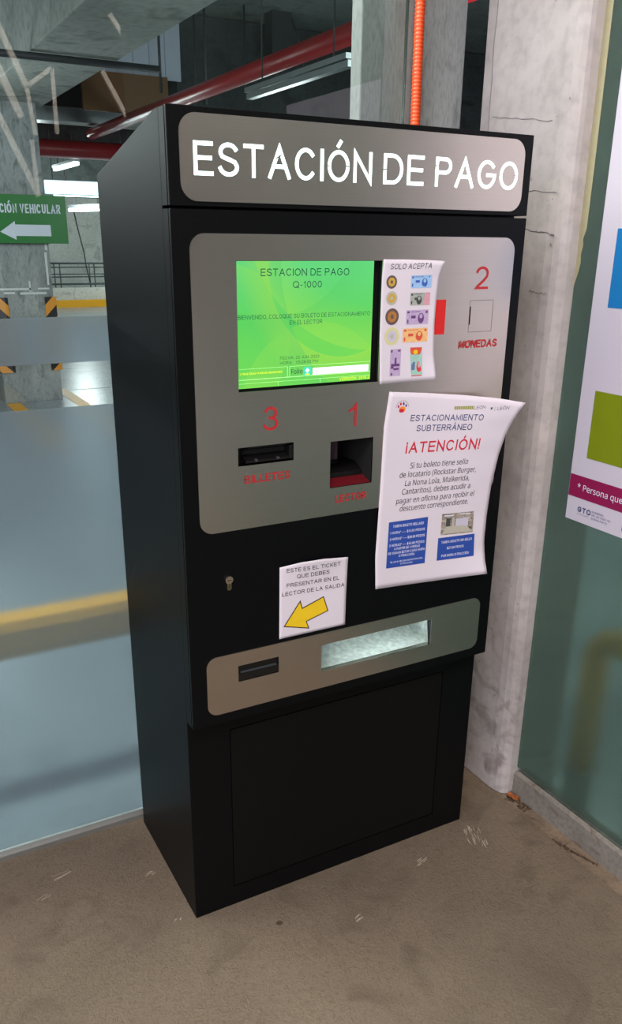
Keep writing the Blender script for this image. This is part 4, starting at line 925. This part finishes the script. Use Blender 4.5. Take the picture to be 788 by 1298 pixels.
tag(box('brown_panel', M['brown'], None, 2.05, 2.98, 8.15, 8.2, 2.80, 3.17), 'brown board hung above the cross pipe', 'panel')
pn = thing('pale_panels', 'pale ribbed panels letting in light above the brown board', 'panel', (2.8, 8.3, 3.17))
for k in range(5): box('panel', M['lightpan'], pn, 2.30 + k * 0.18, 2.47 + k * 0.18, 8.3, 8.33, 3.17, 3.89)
# lights
def fixture(name, a, b, w, label, mat='tube', box_=False):
    t_ = thing(name, label, 'lamp', ((a[0] + b[0]) / 2, (a[1] + b[1]) / 2, a[2]))
    bar('diffuser', M[mat], t_, a, b, w, w * 0.7)
    up = Vector((0, 0, w * 0.75)); bar('housing', M['duct'], t_, Vector(a) + up, Vector(b) + up, w * 1.6, w * 0.6)
    for p in (Vector(a).lerp(Vector(b), 0.15), Vector(a).lerp(Vector(b), 0.85)):
        tube('hanger', M['dark'], t_, [p + up, (p.x, p.y, 3.9)], 0.006, 5)
fixture('tube_lamp', (2.36, 11.0, 2.42), (2.37, 9.85, 2.42), 0.05, 'bright tube lamp angled just under the red cross pipe')
fixture('tube_lamp', (2.45, 11.6, 2.13), (3.6, 11.6, 2.13), 0.035, 'thin level tube lamp below the big lit panel')
fixture('tube_lamp', (4.10, 17.5, 2.12), (4.55, 16.6, 2.12), 0.09, 'small far tube lamp near the far wall')
lb = thing('lit_panel', 'broad glowing white panel hanging below the tube lamp', 'lamp', (2.5, 10.0, 2.07))
box('diffuser', M['lightbox'], lb, 1.99, 3.1, 10.0, 10.04, 2.075, 2.225); box('housing', M['duct'], lb, 1.98, 3.11, 10.04, 10.09, 2.065, 2.235)
for x in (2.1, 3.0): tube('hanger', M['dark'], lb, [(x, 10.06, 2.235), (x, 10.06, 3.9)], 0.006, 5)
# off lamp batten to the right
fixture('lamp_batten', (2.3, 4.6, 2.50), (2.3, 3.2, 2.50), 0.05, 'unlit pale batten lamp under the straight red pipe', mat='duct')
# yellow guard rails close behind the frosted glass
gr = thing('guard_rail', 'yellow steel guard rail blurred behind the left frosted glass', 'guard rail', (-0.5, 0.75, 0))
box('beam', M['yel'], gr, -2.4, 0.68, 0.65, 0.74, 0.455, 0.580, 0.035)
for x in (-2.2, -1.4): box('post', M['yel'], gr, x - 0.03, x + 0.03, 0.77, 0.83, 0, 0.52, 0.004)
hp = thing('guard_hoop', 'yellow tube guard hoop blurred behind the right glass', 'guard rail', (1.3, 0, 0))
pts = [(1.30, 0.03, 0.0), (1.30, 0.03, 0.38)] + [(1.30, 0.03 - 0.08 * (1 - math.cos(a)), 0.38 + 0.08 * math.sin(a)) for a in (0.4, 0.8, 1.2, 1.57)] + [(1.30, -0.45, 0.46), (1.30, -0.53, 0.36), (1.30, -0.53, 0.0)]
tube('hoop', M['yel'], hp, pts, 0.040, 12)
# open roof truss of the hall (seen mirrored in the glass)
tr_ = thing('roof_truss', 'cream painted steel roof truss mirrored in the upper left glass', 'truss', (1.2, -6, 2.4))
for a, b, w_ in (((0.93, 3.46), (1.223, 2.774), 0.05), ((1.223, 2.774), (1.45, 2.935), 0.035), ((1.455, 2.93), (1.452, 2.42), 0.035), ((1.223, 2.774), (1.26, 2.40), 0.035), ((0.80, 3.40), (1.15, 2.53), 0.06),
                 ((0.90, 2.68), (1.24, 1.90), 0.05), ((1.224, 2.36), (1.235, 1.90), 0.035), ((2.50, 3.53), (3.10, 2.90), 0.045), ((2.80, 3.60), (3.20, 3.24), 0.04), ((1.90, 2.954), (2.1, 2.60), 0.04), ((2.0, 3.40), (2.2, 3.13), 0.04)):
    bar('truss_member', M['truss'], tr_, (a[0], -6, a[1]), (b[0], -6, b[1]), w_, w_)
bar('chord', M['truss'], tr_, (-3, -6, 3.62), (8, -6, 3.62), 0.08, 0.08)
# drop the helper shapes' leftovers
for me in list(bpy.data.meshes):
    if me.users == 0: bpy.data.meshes.remove(me)
